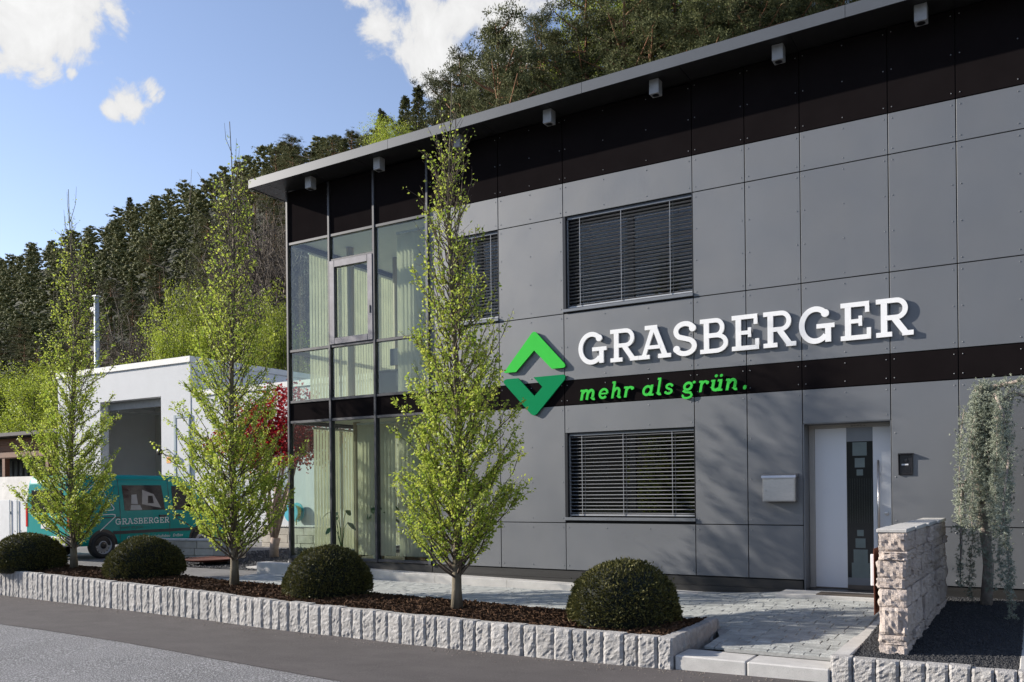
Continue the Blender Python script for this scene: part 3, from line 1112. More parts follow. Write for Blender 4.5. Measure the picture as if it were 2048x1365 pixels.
def glyph_mesh(strokes, depth):
    """strokes: ('s', points, width) | ('p', polygon) in the (x, z) plane; every stroke a solid, fronts stepped by 0.4 mm"""
    mb = MB()
    for k, st in enumerate(strokes):
        y0, y1 = -depth - k * .0004, -k * .0003
        if st[0] == 'p':
            mb.prism([tuple(p) for p in st[1]], y0, y1)
            continue
        Ls, Rs = offset_strip(st[1], st[2])
        n = len(Ls)
        vs = [(p.x, y0, p.y) for p in Ls] + [(p.x, y0, p.y) for p in Rs] + [(p.x, y1, p.y) for p in Ls] + [(p.x, y1, p.y) for p in Rs]
        fs = []
        for i in range(n - 1):
            fs += [(i, i + 1, n + i + 1, n + i), (2 * n + i, 3 * n + i, 3 * n + i + 1, 2 * n + i + 1),
                   (i, 2 * n + i, 2 * n + i + 1, i + 1), (n + i, n + i + 1, 3 * n + i + 1, 3 * n + i)]
        fs += [(0, n, 3 * n, 2 * n), (n - 1, 3 * n - 1, 4 * n - 1, 2 * n - 1)]
        mb.add(vs, fs)
    return mb


def rc(x0, y0, x1, y1):
    return ('p', [(x0, y0), (x1, y0), (x1, y1), (x0, y1)])


def disc(cx, cy, r, n=16):
    return ('p', [(cx + r * math.cos(2 * math.pi * i / n), cy + r * math.sin(2 * math.pi * i / n)) for i in range(n)])


S_ = .125      # slab thickness
T_ = .155      # stem thickness


def caps(ch, w, h):
    """slab serif capitals in a w x h box (units of metres via scale)"""
    q = w / h
    if ch == 'G':
        st = [('s', arc(.47 * q, .5, .47 * q - T_ / 2, .5 - .065, 52, 318, 28), .145), disc(.74 * q, .80, .105),
              rc(.80 * q - .055, .02, .80 * q + .095, .49), rc(.50 * q, .40, 1.0 * q, .52)]
    elif ch == 'R':
        st = [rc(.13 * q, .1, .13 * q + T_, .9), rc(0, 0, .43 * q, S_), rc(0, 1 - S_, .5 * q, 1),
              ('s', [(.48 * q, 1 - S_ / 2)] + arc(.55 * q, .715, .235 * q, .2225, 90, -90, 14) + [(.26 * q, .4925)], .125),
              ('s', [(.50 * q, .46), (.80 * q, .06)], .155), rc(.70 * q, 0, 1.0 * q, S_)]
    elif ch == 'A':
        st = [('s', [(.17 * q, .06), (.47 * q, .94)], .125), ('s', [(.83 * q, .06), (.50 * q, .97)], .155), rc(0, 0, .36 * q, S_),
              rc(.62 * q, 0, 1.0 * q, S_), rc(.22 * q, 1 - S_, .60 * q, 1.0), rc(.27 * q, .29, .70 * q, .40)]
    elif ch == 'S':
        st = [('s', arc(.5 * q, .725, .385 * q, .215, 25, 230, 16) + arc(.5 * q, .275, .40 * q, .215, 62, -155, 20), .145),
              disc(.83 * q, .795, .105), disc(.14 * q, .205, .105)]
    elif ch == 'B':
        st = [rc(.13 * q, .1, .13 * q + T_, .9), rc(0, 0, .5 * q, S_), rc(0, 1 - S_, .5 * q, 1),
              ('s', [(.45 * q, 1 - S_ / 2)] + arc(.55 * q, .725, .22 * q, .2125, 90, -90, 12) + [(.25 * q, .515)], .125),
              ('s', [(.27 * q, .505)] + arc(.56 * q, .285, .33 * q, .2225, 90, -90, 14) + [(.45 * q, S_ / 2)], .125)]
    elif ch == 'E':
        st = [rc(.14 * q, .1, .14 * q + T_, .9), rc(0, 0, .98 * q, S_), rc(0, 1 - S_, .93 * q, 1), rc(.30 * q, .44, .70 * q, .55),
              rc(.98 * q - .105, .02, .98 * q, .30), rc(.93 * q - .105, .71, .93 * q, .98), rc(.70 * q - .09, .36, .70 * q, .63)]
    return st


def low(ch):
    """lower case in x-height units (x-height 1, ascender 1.55); returns strokes and width"""
    w = .24
    st = []
    if ch in 'mn\u00fc':
        pass
    if ch == 'm':
        st = [rc(.10, 0, .34, .95), rc(-.02, .82, .3, 1.0), ('s', [(.22, .60)] + arc(.52, .62, .22, .28, 150, 0, 10) + [(.74, .02)], w),
              ('s', [(.74, .60)] + arc(1.04, .62, .22, .28, 150, 0, 10) + [(1.26, .2)] + arc(1.42, .2, .16, .12, 180, 300, 6), w)]
        W = 1.6
    elif ch == 'n':
        st = [rc(.10, 0, .34, .95), rc(-.02, .82, .3, 1.0), ('s', [(.22, .58)] + arc(.58, .60, .26, .30, 150, 0, 10) + [(.84, .2)] + arc(1.0, .2, .16, .12, 180, 300, 6), w)]
        W = 1.2
    elif ch == '\u00fc':
        st = [('s', [(.22, .9), (.22, .36)] + arc(.50, .36, .28, .26, 180, 330, 10), w), rc(.0, .82, .34, 1.0), rc(.72, .0, .96, 1.0), rc(.56, .82, .96, 1.001),
              rc(.9, 0, 1.1, .17), disc(.36, 1.32, .13, 12), disc(.80, 1.32, .13, 12)]
        W = 1.15
    elif ch == 'e':
        st = [('s', [(.16, .50)] + [(.86, .52)] + arc(.50, .5, .38, .40, 8, 318, 22), .2)]
        st = [('s', arc(.50, .5, .38, .40, 2, 320, 22), .215), rc(.2, .42, .9, .57)]
        W = 1.0
    elif ch == 'h':
        st = [rc(.10, 0, .34, 1.5), rc(-.02, 1.37, .3, 1.55), ('s', [(.22, .58)] + arc(.58, .60, .26, .30, 150, 0, 10) + [(.84, .2)] + arc(1.0, .2, .16, .12, 180, 300, 6), w)]
        W = 1.2
    elif ch == 'r':
        st = [rc(.14, 0, .38, .95), rc(.0, .82, .34, 1.0), ('s', [(.26, .5)] + arc(.60, .58, .32, .33, 160, 62, 8), .2), disc(.80, .80, .15, 12)]
        W = .95
    elif ch == 'a':
        st = [('s', arc(.46, .48, .34, .38, 20, 340, 20), .215), rc(.70, .0, .93, .98), rc(.85, 0, 1.1, .17)]
        W = 1.1
    elif ch == 'l':
        st = [rc(.14, .1, .38, 1.5), rc(.0, 1.37, .34, 1.55), ('s', [(.26, .24)] + arc(.44, .24, .18, .15, 180, 310, 6), w)]
        W = .62
    elif ch == 's':
        st = [('s', arc(.42, .72, .28, .19, 25, 235, 10) + arc(.42, .28, .30, .19, 60, -155, 12), .205), disc(.68, .78, .12, 10), disc(.14, .2, .12, 10)]
        W = .84
    elif ch == 'g':
        st = [('s', arc(.42, .60, .29, .30, 0, 360, 20), .2), ('s', [(.24, .32), (.16, .18), (.34, .08), (.72, .04)] + arc(.50, -.20, .36, .23, 50, -200, 16), .17),
              disc(.86, .92, .12, 10)]
        W = 1.05
    elif ch == '.':
        st = [disc(.2, .16, .19, 14)]
        W = .4
    return st, W


def sheared(st, sh, sx, sz, ox, oz):
    out = []
    for s in st:
        pts = [(ox + (p[0] + sh * p[1]) * sx, oz + p[1] * sz) for p in s[1]]
        out.append((s[0], pts) if s[0] == 'p' else ('s', pts, s[2] * (sx + sz) / 2))
    return out


CAPB = [('G', -6.139, -5.655), ('R', -5.589, -5.125), ('A', -5.135, -4.61), ('S', -4.572, -4.215), ('B', -4.162, -3.735), ('E', -3.694, -3.30),
        ('R', -3.246, -2.80), ('G', -2.763, -2.295), ('E', -2.217, -1.83), ('R', -1.775, -1.325)]
KL, KS = 1.00898, 1.0077                                   # the lettering stands close to the panels
CAPB = [(c, a * KL, b * KL) for c, a, b in CAPB]
ZC0, CH = 3.373, .505
sg = thing('facade_lettering', 'large raised white capital lettering on the grey facade', 'sign', (-6.194, -.030, ZC0))
for ch, a, b in CAPB:
    st = [((s[0], [(p[0] * CH, p[1] * CH) for p in s[1]]) if s[0] == 'p' else ('s', [(p[0] * CH, p[1] * CH) for p in s[1]], s[2] * CH)) for s in caps(ch, b - a, CH)]
    o = glyph_mesh(st, .030).build('letter', WHITE, sg)
    o.location = (a + 6.194, 0, 0)
    for dx in (.1, b - a - .1):
        MB().tube([(dx, .018, .06), (dx, 0, .06)], .006, 6).build('stand_off', STEEL, o)
LOWB = [('m', -6.148, -5.831), ('e', -5.824, -5.63), ('h', -5.612, -5.395), ('r', -5.407, -5.212), ('a', -5.097, -4.875), ('l', -4.873, -4.754), ('s', -4.737, -4.579),
        ('g', -4.463, -4.233), ('r', -4.217, -4.042), ('\u00fc', -4.04, -3.814), ('n', -3.818, -3.59), ('.', -3.554, -3.480)]
LOWB = [(c, a * KS, b * KS) for c, a, b in LOWB]
sl = thing('slogan_lettering', 'small raised bright green italic lettering on the dark facade band', 'sign', (-6.196, -.030, 2.817))
XH = .168
for ch, a, b in LOWB:
    st, W = low(ch)
    sx = (b - a) / (W + .17)
    o = glyph_mesh(sheared(st, .20, sx, XH, 0, 0), .022).build('letter', GREEN, sl)
    o.location = (a + 6.196, 0, 0)
    MB().tube([(sx * .4, .018, .05), (sx * .4, 0, .05)], .004, 6).build('stand_off', STEEL, o)
em = thing('emblem_sign', 'raised emblem of two facing green chevrons on the facade', 'sign', (-7.012, -.030, 3.317))
UP = [(-7.512, 3.352), (-7.505, 3.367), (-6.971, 3.958), (-6.936, 3.970), (-6.901, 3.957), (-6.387, 3.409), (-6.375, 3.376), (-6.385, 3.352), (-6.414, 3.343), (-6.617, 3.343), (-6.939, 3.667), (-7.285, 3.345), (-7.49, 3.345)]
LO = [(-7.524, 3.202), (-7.502, 3.231), (-7.459, 3.240), (-7.244, 3.240), (-6.941, 2.926), (-6.791, 3.066), (-6.955, 3.232), (-6.416, 3.236), (-6.385, 3.225), (-6.376, 3.200), (-6.385, 3.156), (-6.9, 2.636), (-6.952, 2.612), (-7.004, 2.635), (-7.514, 3.170)]
o = MB().prism([((x + 6.95) * KL, (z - 3.3) * KL) for x, z in UP], -.030, 0).build('chevron', GREEN, em)
o['label'] = 'light green upper chevron'
o = MB().prism([((x + 6.95) * KL, (z - 3.3) * KL) for x, z in LO], -.030, 0).build('chevron', GREEN_D, em)
o['label'] = 'dark green lower chevron'
for x, z in ((-6.95, 3.80), (-6.6, 3.43), (-7.3, 3.43), (-6.95, 2.75), (-6.5, 3.15), (-7.4, 3.17)):
    MB().tube([(x + 6.95, .018, z - 3.3), (x + 6.95, 0, z - 3.3)], .007, 6).build('stand_off', STEEL, em)

# ------------------------------------------------------------------ granite strip, paving, kerbs
def ztop(x):
    return .03 - .0165 * (x + 12.9)


x = -13.22
strip = thing('granite_edging', 'pale sawn granite edging along the base of the glazed corner', 'edging', (x, -.3, -.2))
k = 0
while x < -4.3:
    e = min(x + 1.45, -4.2)
    mb = MB()
    zb = -.36
    ys0, ys1 = -.30, (.28 if e < V0 else -.036)
    a, b = ztop(x), ztop(e)
    c = .006
    if e > V0 and x < V0:
        ys1 = -.036
    vs = []
    for xx, zt in ((x + .003, a), (e - .003, b)):
        vs += [(xx, ys0, zb), (xx, ys0, zt - c), (xx, ys0 + c, zt), (xx, ys1, zt), (xx, ys1, zb)]
    fs = [(i, (i + 1) % 5, (i + 1) % 5 + 5, i + 5) for i in range(5)] + [(0, 1, 2, 3, 4), (9, 8, 7, 6, 5)]
    mb.add([(p[0] + 13.22, p[1] + .3, p[2] + .2) for p in vs], fs)
    mb.build('edging_stone', GRANITE_S, strip)
    x = e
    k += 1

pav = struct('paving', sheet('paving', list(np.linspace(-13.2, -1.46, 30)), lambda x: -3.9 if x > -3.07 else yline(BACK, x) - .05, lambda x: .0,
                             lambda x, y: zpave(x, y) - .012, PAVE_BED, 10))


def paver(x0, x1, y0, y1, g=.0025):
    x0 += g; x1 -= g; y0 += g; y1 -= g
    c = .006
    dz = prng.uniform(-.002, .003)
    tz = [prng.uniform(-.0015, .0015) for _ in range(4)]
    q = [(x0, y0), (x1, y0), (x1, y1), (x0, y1)]
    qi = [(x0 + c, y0 + c), (x1 - c, y0 + c), (x1 - c, y1 - c), (x0 + c, y1 - c)]
    vs = [(px, py, zpave(px, py) - .03) for px, py in q] + [(px, py, zpave(px, py) + dz - .005) for px, py in q] + \
         [(px, py, zpave(px, py) + dz + t) for (px, py), t in zip(qi, tz)]
    fs = [(i, (i + 1) % 4, (i + 1) % 4 + 4, i + 4) for i in range(4)] + [(i + 4, (i + 1) % 4 + 4, (i + 1) % 4 + 8, i + 8) for i in range(4)] + [(8, 9, 10, 11)]
    return vs, fs


cells = []
y = -.335
row = 0
while y > -3.75:
    d = prng.choice((.105, .125, .145))
    y0, y1 = y - d, y
    xx = -13.15 + prng.uniform(0, .3)
    while xx < -1.60:
        w = prng.uniform(.14, .36)
        a, b = xx, min(xx + w, -1.60)
        xx += w
        if b - a < .06:
            continue
        ym = yline(BACK, (a + b) / 2)
        if b < -2.95 and y0 < ym + .02:
            continue
        if a < -2.93 < b and y1 < -2.7:
            a = -2.93
        if y0 < -2.8 and b <= -2.93:
            continue
        cells.append((a, b, y0, y1))
    y -= d
    row += 1
for xx in np.arange(-4.2, -1.7, .30):                       # rows hard against the wall
    cells.append((xx, min(xx + .30, -1.60), -.335, -.17))
cells.sort(key=lambda c: (Vector(((c[0] + c[1]) / 2, (c[2] + c[3]) / 2, 0)) - CAM).length)
rest = MB()
for i, c in enumerate(cells):
    vs_, fs_ = paver(*c)
    if i < 300:
        MB().add(vs_, fs_).build('paver', PAVE, pav, fix=False)
    else:
        rest.add(vs_, fs_)
rest.build('pavers', PAVE, pav, fix=False)['kind'] = 'stuff'

kb = thing('front_kerb', 'broad granite kerb slabs at the foot of the entrance path', 'kerb', (-2.4, -4.27, -.45))
for a, b in ((-3.06, -2.357), (-2.347, -1.605)):
    z = -.238
    mb = MB()
    vs, n = [], 5
    bm = bmesh.new()
    me_ = MB().cbox(a + 2.4, b + 2.4, 0, .40, -.25, z + .45, .012)
    me_.build('kerb_slab', GRANITE_S, kb)
o = MB().cbox(-3.0 , -1.62, -.62, -.04, -.12, -.016, .005).build('door_step', GRANITE_S)
setp(o, 'flat grey stone step in front of the entrance door', 'step')
o = MB().cbox(-2.50, -1.78, -.54, -.20, -.0155, -.006, .003).build('door_mat', MATBROWN)
setp(o, 'brown door mat let into the step before the door', 'door mat')

# ------------------------------------------------------------------ planting bed with palisade stones
def palisade_mesh(seed):
    """unit upright stone: split front (y=0) on a fine grid, sawn sides, top and back"""
    nx, nz = 7, 16
    o3 = Vector((seed * 7.3, seed * 3.1, seed * 5.7))
    V, F = [], []
    for j in range(nz + 1):
        for i in range(nx + 1):
            u, v = i / nx, j / nz
            q = Vector((u * .19, 0, v * .45))
            d = mnoise.noise(q * 11 + o3) * .55 + mnoise.noise(q * 26 + o3) * .5 + mnoise.noise(q * 55 + o3) * .35
            ed = min(u, 1 - u) * .19
            d = .10 + d * .13 + (.12 if ed < .001 else 0) + (.08 if j == nz else 0)
            V.append((min(max(u + .03 * mnoise.noise(q * 19 + o3 * 2) * (1 if 0 < i < nx else .4), 0), 1), d, v))
    for j in range(nz):
        for i in range(nx):
            a = j * (nx + 1) + i
            F.append((a, a + 1, a + nx + 2, a + nx + 1))
    n0 = len(V)
    V += [(0, 1, 0), (1, 1, 0), (1, 1, 1), (0, 1, 1)]
    L_ = [j * (nx + 1) for j in range(nz + 1)]
    R_ = [j * (nx + 1) + nx for j in range(nz + 1)]
    T_l = [nz * (nx + 1) + i for i in range(nx + 1)]
    F.append(tuple(L_[::-1]) + (n0, n0 + 3)[0:2] if False else tuple(L_) + (n0 + 3, n0))
    F.append(tuple(R_[::-1]) + (n0 + 1, n0 + 2))
    F.append(tuple(T_l) + (n0 + 2, n0 + 3))
    F.append((n0 + 1, n0, n0 + 3, n0 + 2))
    me = bpy.data.meshes.new('stone')
    me.from_pydata(V, [], F)
    bm_ = bmesh.new()
    bm_.from_mesh(me)
    bmesh.ops.recalc_face_normals(bm_, faces=bm_.faces)
    bm_.to_mesh(me)
    bm_.free()
    return me


SV = [palisade_mesh(s) for s in range(14)]
for me in SV:
    me.materials.append(GRANITE)
    me.polygons.foreach_set('use_smooth', [False] * len(me.polygons))
bed = thing('palisade_wall', 'long low wall of upright split granite palisade stones round the planting bed', 'stone wall', (-10, -3.4, -.5))
prg = random.Random(21)


def stone(parent, px, py, rz, w, d, z0, z1, variants, origin):
    o = link('stone', prg.choice(variants), parent)
    o.location = (px - origin[0], py - origin[1], z0 - origin[2])
    o.rotation_euler = (0, 0, rz)
    o.scale = (w, d, z1 - z0)
    return o


def palisade(x0, x1, line, ztopf, zbot, parent, origin, wr=(.155, .235), depth=.14):
    x = x0
    while x < x1 - .05:
        w = min(prg.uniform(*wr), x1 - x)
        if x1 - x - w < .08:
            w = x1 - x
        y0, y1 = line(x), line(x + w)
        rz = math.atan2(y1 - y0, w)
        stone(parent, x + .003, y0 + prg.uniform(-.006, .006), rz + prg.uniform(-.02, .02), math.hypot(w, y1 - y0) - .007, depth, zbot(x) - .08, ztopf(x) + prg.uniform(-.008, .008), SV, origin)
        x += w


palisade(-24.0, -3.07, lambda x: yline(FRONT, x), lambda x: -.07, zroad, bed, (-10, -3.4, -.5))
yy = -4.17                                                  # short return along the path
while yy < -2.80:
    w = min(prg.uniform(.18, .26), -2.78 - yy)
    stone(bed, -3.07, yy + .003, math.pi / 2, w - .007, .14, -.50, -.07 + prg.uniform(-.006, .006), SV, (-10, -3.4, -.5))
    yy += w
x = -24.0
while x < -3.2:                                             # low back edging
    w = prg.uniform(.3, .5)
    y0, y1 = yline(BACK, x), yline(BACK, min(x + w, -3.15))
    stone(bed, min(x + w, -3.21), y1 + .05, math.pi + math.atan2(y1 - y0, w), w - .007, .09, -.5, -.105 + prg.uniform(-.008, .004), SV, (-10, -3.4, -.5))
    x += w


def soil_z(x, y):
    y0, y1 = yline(FRONT, x) + .12, yline(BACK, x)
    t = min(max((y - y0) / (y1 - y0), 0), 1)
    return -.100 + .040 * math.sin(math.pi * t) + .018 * mnoise.noise(Vector((x * 3, y * 3, 0))) + .014 * mnoise.noise(Vector((x * 11, y * 11, 2)))


def build_mulch():
    V, F = [], []
    xs_ = np.linspace(-24, -3.19, 260)
    ny = 24
    for x in xs_:
        for j in range(ny):
            y = lerp(yline(FRONT, x) + .12, yline(BACK, x) - .01, j / (ny - 1))
            V.append((x, y, soil_z(x, y)))
    for i in range(len(xs_) - 1):
        for j in range(ny - 1):
            F.append((i * ny + j, (i + 1) * ny + j, (i + 1) * ny + j + 1, i * ny + j + 1))
    o = link('mulch_bed', np_mesh('mulch_bed', V, F, MULCH, True))
    setp(o, 'dark brown bark mulch filling the planting bed', 'mulch', kind='stuff')
    n = 16000
    P = []
    while len(P) < n:
        x = -3.21 - 20.5 * rng.random() ** 1.5
        y = lerp(yline(FRONT, x) + .13, yline(BACK, x) - .01, rng.random())
        P.append((x, y, soil_z(x, y) + rng.uniform(0, .010)))
    P = np.array(P)
    A = rng.normal(size=(n, 3)); A[:, 2] *= .35
    A /= np.linalg.norm(A, axis=1, keepdims=True)
    B = np.cross(A, np.array([0, 0, 1.0]) + rng.normal(size=(n, 3)) * .5)
    B /= np.linalg.norm(B, axis=1, keepdims=True)
    N = np.cross(A, B)
    l = rng.uniform(.012, .040, n)[:, None]
    w = rng.uniform(.005, .013, n)[:, None]
    h = w * .5
    vs = []
    for sa, sb, sc in ((-1, -1, -1), (1, -1, -1), (1, 1, -1), (-1, 1, -1), (-.8, -.8, 1), (.8, -.8, 1), (.8, .8, 1), (-.8, .8, 1)):
        vs.append(P + A * l * sa + B * w * sb + N * h * sc)
    V = np.stack(vs, 1).reshape(-1, 3)
    i = np.arange(n)[:, None] * 8
    F = np.concatenate([i + f for f in ([4, 5, 6, 7], [0, 1, 5, 4], [1, 2, 6, 5], [2, 3, 7, 6], [3, 0, 4, 7])], 0)
    o = link('bark_chips', np_mesh('bark_chips', V, F, CHIP))
    setp(o, 'loose bark chips scattered over the planting bed', 'bark chips', kind='stuff')


build_mulch()


def build_grit():
    n = 900
    x = rng.uniform(-20, -1.7, n)
    y = np.array([(yline(FRONT, a) if a < -3.07 else -4.30) for a in x]) - np.abs(rng.normal(size=n)) * .16 - .01
    P = np.column_stack([x, y, [zroad(a) + .010 for a in x]])
    Q, _ = np.linalg.qr(rng.normal(size=(n, 3, 3)))
    sz = rng.uniform(.003, .011, n)[:, None]
    vs_ = [P + Q[:, 0] * sz, P - Q[:, 0] * sz, P + Q[:, 1] * sz, P - Q[:, 1] * sz * .7, P + Q[:, 2] * sz * .6, P - Q[:, 2] * sz * .6]
    V = np.stack(vs_, 1).reshape(-1, 3)
    i = np.arange(n)[:, None] * 6
    F = np.concatenate([i + f for f in ([0, 2, 4], [2, 1, 4], [1, 3, 4], [3, 0, 4], [2, 0, 5], [1, 2, 5], [3, 1, 5], [0, 3, 5])], 0)
    o = link('grit', np_mesh('grit', V, F, mat('grit', (.10, .07, .05), rough=.9, col2=(.38, .34, .30), scale=40)))
    setp(o, 'loose grit and bark crumbs at the foot of the palisade stones', 'grit', kind='stuff')


build_grit()


# ------------------------------------------------------------------ clipped yew balls
def yew_mesh(seed):
    rg = np.random.default_rng(seed)
    so = Vector((seed * 3.7, seed * 1.9, 0))
    n = 15000
    D = rg.normal(size=(n, 3))
    D[:, 2] = np.abs(D[:, 2]) * .9 - .25 * rg.random(n)
    D /= np.linalg.norm(D, axis=1, keepdims=True)
    rad = np.array([mnoise.noise(Vector(d) * 2.6 + so) * .06 + mnoise.noise(Vector(d) * 8 + so) * .030 for d in D])
    r = (1 + rad - rg.random(n) ** 2 * .10 + (rg.random(n) < .012) * rg.uniform(.03, .09, n))[:, None]
    P = D * r * np.array([.665, .665, .60]) + np.array([0, 0, .13])
    P[:, 2] = np.maximum(P[:, 2], .0)
    V, F = leaf_cards(P - D * .02, .040, rg, .42, D * 1.3 + np.array([0, 0, .35]), .75, .15)
    return np_mesh('foliage', V, F, YEW)


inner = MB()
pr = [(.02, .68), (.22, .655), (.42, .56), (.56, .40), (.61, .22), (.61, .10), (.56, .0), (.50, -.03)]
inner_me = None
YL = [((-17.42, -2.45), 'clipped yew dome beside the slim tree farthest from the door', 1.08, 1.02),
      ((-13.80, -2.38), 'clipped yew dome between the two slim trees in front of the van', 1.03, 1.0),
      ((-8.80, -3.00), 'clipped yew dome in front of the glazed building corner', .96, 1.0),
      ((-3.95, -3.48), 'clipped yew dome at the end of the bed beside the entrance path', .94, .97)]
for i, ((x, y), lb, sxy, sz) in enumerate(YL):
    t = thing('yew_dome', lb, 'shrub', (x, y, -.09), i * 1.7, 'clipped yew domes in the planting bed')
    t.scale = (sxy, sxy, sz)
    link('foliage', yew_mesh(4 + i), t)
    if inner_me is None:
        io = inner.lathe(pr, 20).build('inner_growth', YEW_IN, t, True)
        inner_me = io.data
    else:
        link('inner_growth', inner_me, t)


# ------------------------------------------------------------------ slim upright hornbeams
def columnar_tree(loc, H, seed, label, prof, dens=1.0):
    rg = np.random.default_rng(seed)
    t = thing('columnar_tree', label, 'tree', loc, 0, 'slim upright trees in the planting bed')
    zs = np.linspace(0, H, 26)
    ph = rg.uniform(0, 6, 2)
    wob = lambda z: np.array([.035 * math.sin(z * 1.1 + ph[0]) * min(1, z / 1.5), .035 * math.sin(z * .9 + ph[1]) * min(1, z / 1.5)])
    trunk = MB().tube([(*wob(z), z) for z in zs], [max(.006, .062 * (1 - z / H) ** .85 + (.022 * math.exp(-z * 6))) for z in zs], 10)
    trunk.build('trunk', BARK, t, True)
    br = MB()
    P, Dd = [], []

    def Rz(z):
        return float(np.interp(z, [p[0] for p in prof], [p[1] for p in prof]))
    nb = 200
    for k in range(nb):
        f = (k + rg.random()) / nb
        z0 = .38 + f ** 1.25 * (H * .81 - .38)
        az = k * 2.399 + rg.uniform(-.5, .5)
        rise = rg.uniform(.55, 1.25) * (1 - .35 * f)
        ze = min(z0 + rise, H * .985)
        r = Rz(ze) * rg.uniform(.55, 1.08)
        if rg.random() < .07 and f < .75:
            r *= 1.45
        b0 = np.array([*wob(z0), z0])
        ca, sa = math.cos(az), math.sin(az)
        c1 = b0 + np.array([ca * r * .55, sa * r * .55, rise * .30])
        e = np.array([b0[0] + ca * r, b0[1] + sa * r, ze])
        pts = [(1 - s) ** 2 * b0 + 2 * s * (1 - s) * c1 + s * s * e for s in np.linspace(0, 1, 7)]
        for q in pts[2:]:
            q += rg.normal(size=3) * .018
        r0 = .017 * (1 - f * .55)
        br.tube(pts, [lerp(r0, .0035, s) for s in np.linspace(0, 1, 7)], 5, False)
        # twigs
        for j in range(int(6 + 4 * rg.random())):
            s = rg.uniform(.25, 1.0)
            i0 = min(int(s * 6), 5)
            p = pts[i0] + (pts[i0 + 1] - pts[i0]) * (s * 6 - i0)
            L = rg.uniform(.14, .40) * (1 - .3 * f)
            a2 = az + rg.uniform(-1.6, 1.6)
            d = np.array([math.cos(a2) * .55, math.sin(a2) * .55, rg.uniform(.35, 1.1)])
            d /= np.linalg.norm(d)
            q = p + d * L
            br.tube([p, (p + q) / 2 + rg.normal(size=3) * .012, q], [.004, .003, .002], 3, False)
            m_ = int(dens * rg.uniform(12, 21) * float(np.interp(f, [0, .40, .62, .8, 1], [1.6, 1.15, .50, .26, .14])))
            for u in range(m_):
                v = rg.uniform(.1, 1.05)
                P.append(p + d * L * v + rg.normal(size=3) * .018)
                Dd.append(d * .4 + np.array([ca * .5, sa * .5, -.35]))
        m_ = int(dens * rg.uniform(13, 25) * float(np.interp(f, [0, .40, .62, .8, 1], [1.6, 1.15, .50, .26, .14])))
        for u in range(m_):
            s = rg.uniform(.3, 1.0)
            i0 = min(int(s * 6), 5)
            p = pts[i0] + (pts[i0 + 1] - pts[i0]) * (s * 6 - i0)
            P.append(p + rg.normal(size=3) * .02)
            Dd.append(np.array([ca * .6, sa * .6, -.2]))
    # bare leaders at the tip
    for k in range(6):
        a = rg.uniform(0, 6.28)
        p = np.array([*wob(H * .86), H * rg.uniform(.84, .93)])
        q = p + np.array([math.cos(a) * .12, math.sin(a) * .12, rg.uniform(.5, .9) * H * .11])
        br.tube([p, (p + q) / 2 + np.array([math.cos(a), math.sin(a), 0]) * .04, q], [.006, .004, .002], 4, False)
        for u in range(9):
            P.append(p + (q - p) * rg.uniform(0, .85) + rg.normal(size=3) * .03)
            Dd.append(np.array([math.cos(a) * .5, math.sin(a) * .5, .1]))
    br.build('branches', TWIG, t, True, False)['kind'] = 'stuff'
    V, F = leaf_cards(np.array(P), .047 * rg.uniform(.45, 1.25, len(P)) ** .8, rg, .62, np.array(Dd), .8, .22)
    link('foliage', np_mesh('foliage', V, F, LEAF), t)['kind'] = 'stuff'
    return t


PROF = [(.5, .25), (.9, .55), (1.3, .74), (2.0, .76), (2.8, .66), (3.6, .54), (4.4, .42), (5.2, .30), (5.9, .19), (6.5, .10), (8.2, .05)]
columnar_tree((-6.206, -3.482, -.09), 6.6, 31, 'slim upright tree standing in front of the building beside the facade emblem', PROF)
columnar_tree((-10.93, -2.86, -.09), 7.40, 32, 'slim upright tree standing in front of the red maple', [(z * 1.12, r * 1.16) for z, r in PROF], 1.12)
columnar_tree((-16.515, -2.038, -.09), 7.62, 33, 'slim upright tree standing behind the rear of the teal van', [(z * 1.15, r * 1.24) for z, r in PROF], 1.22)

# ------------------------------------------------------------------ gravel bed, rubble wall, weeping cedar
gb = thing('gravel_bed_edging', 'pale granite edging round the dark gravel bed by the rubble wall', 'edging', (-.9, -4.2, -.3))
GO = (-.9, -4.2, -.3)
palisade(-1.60, .35, lambda x: -4.275, lambda x: -.118, zroad, gb, GO, (.165, .205), .13)
for a, b, c, d in ((-1.60, -1.45, -4.14, -3.05), (-1.58, -1.43, -3.045, -1.9), (-1.56, -1.41, -1.895, -.65)):
    MB().cbox(a - GO[0], b - GO[0], c - GO[1], d - GO[1], -.3, .182, .008).build('edging_stone', GRANITE_S, gb)
for c, d in ((-4.14, -2.8), (-2.795, -1.45), (-1.445, -.1)):
    MB().cbox(-.13 - GO[0], .10 - GO[0], c - GO[1], d - GO[1], -.3, .182, .008).build('edging_stone', GRANITE_S, gb)


def zgrav(x, y):
    return lerp(-.142, -.015, min(max((y + 3.9) / 3.5, 0), 1)) + .012 * mnoise.noise(Vector((x * 2, y * 2, 4)))


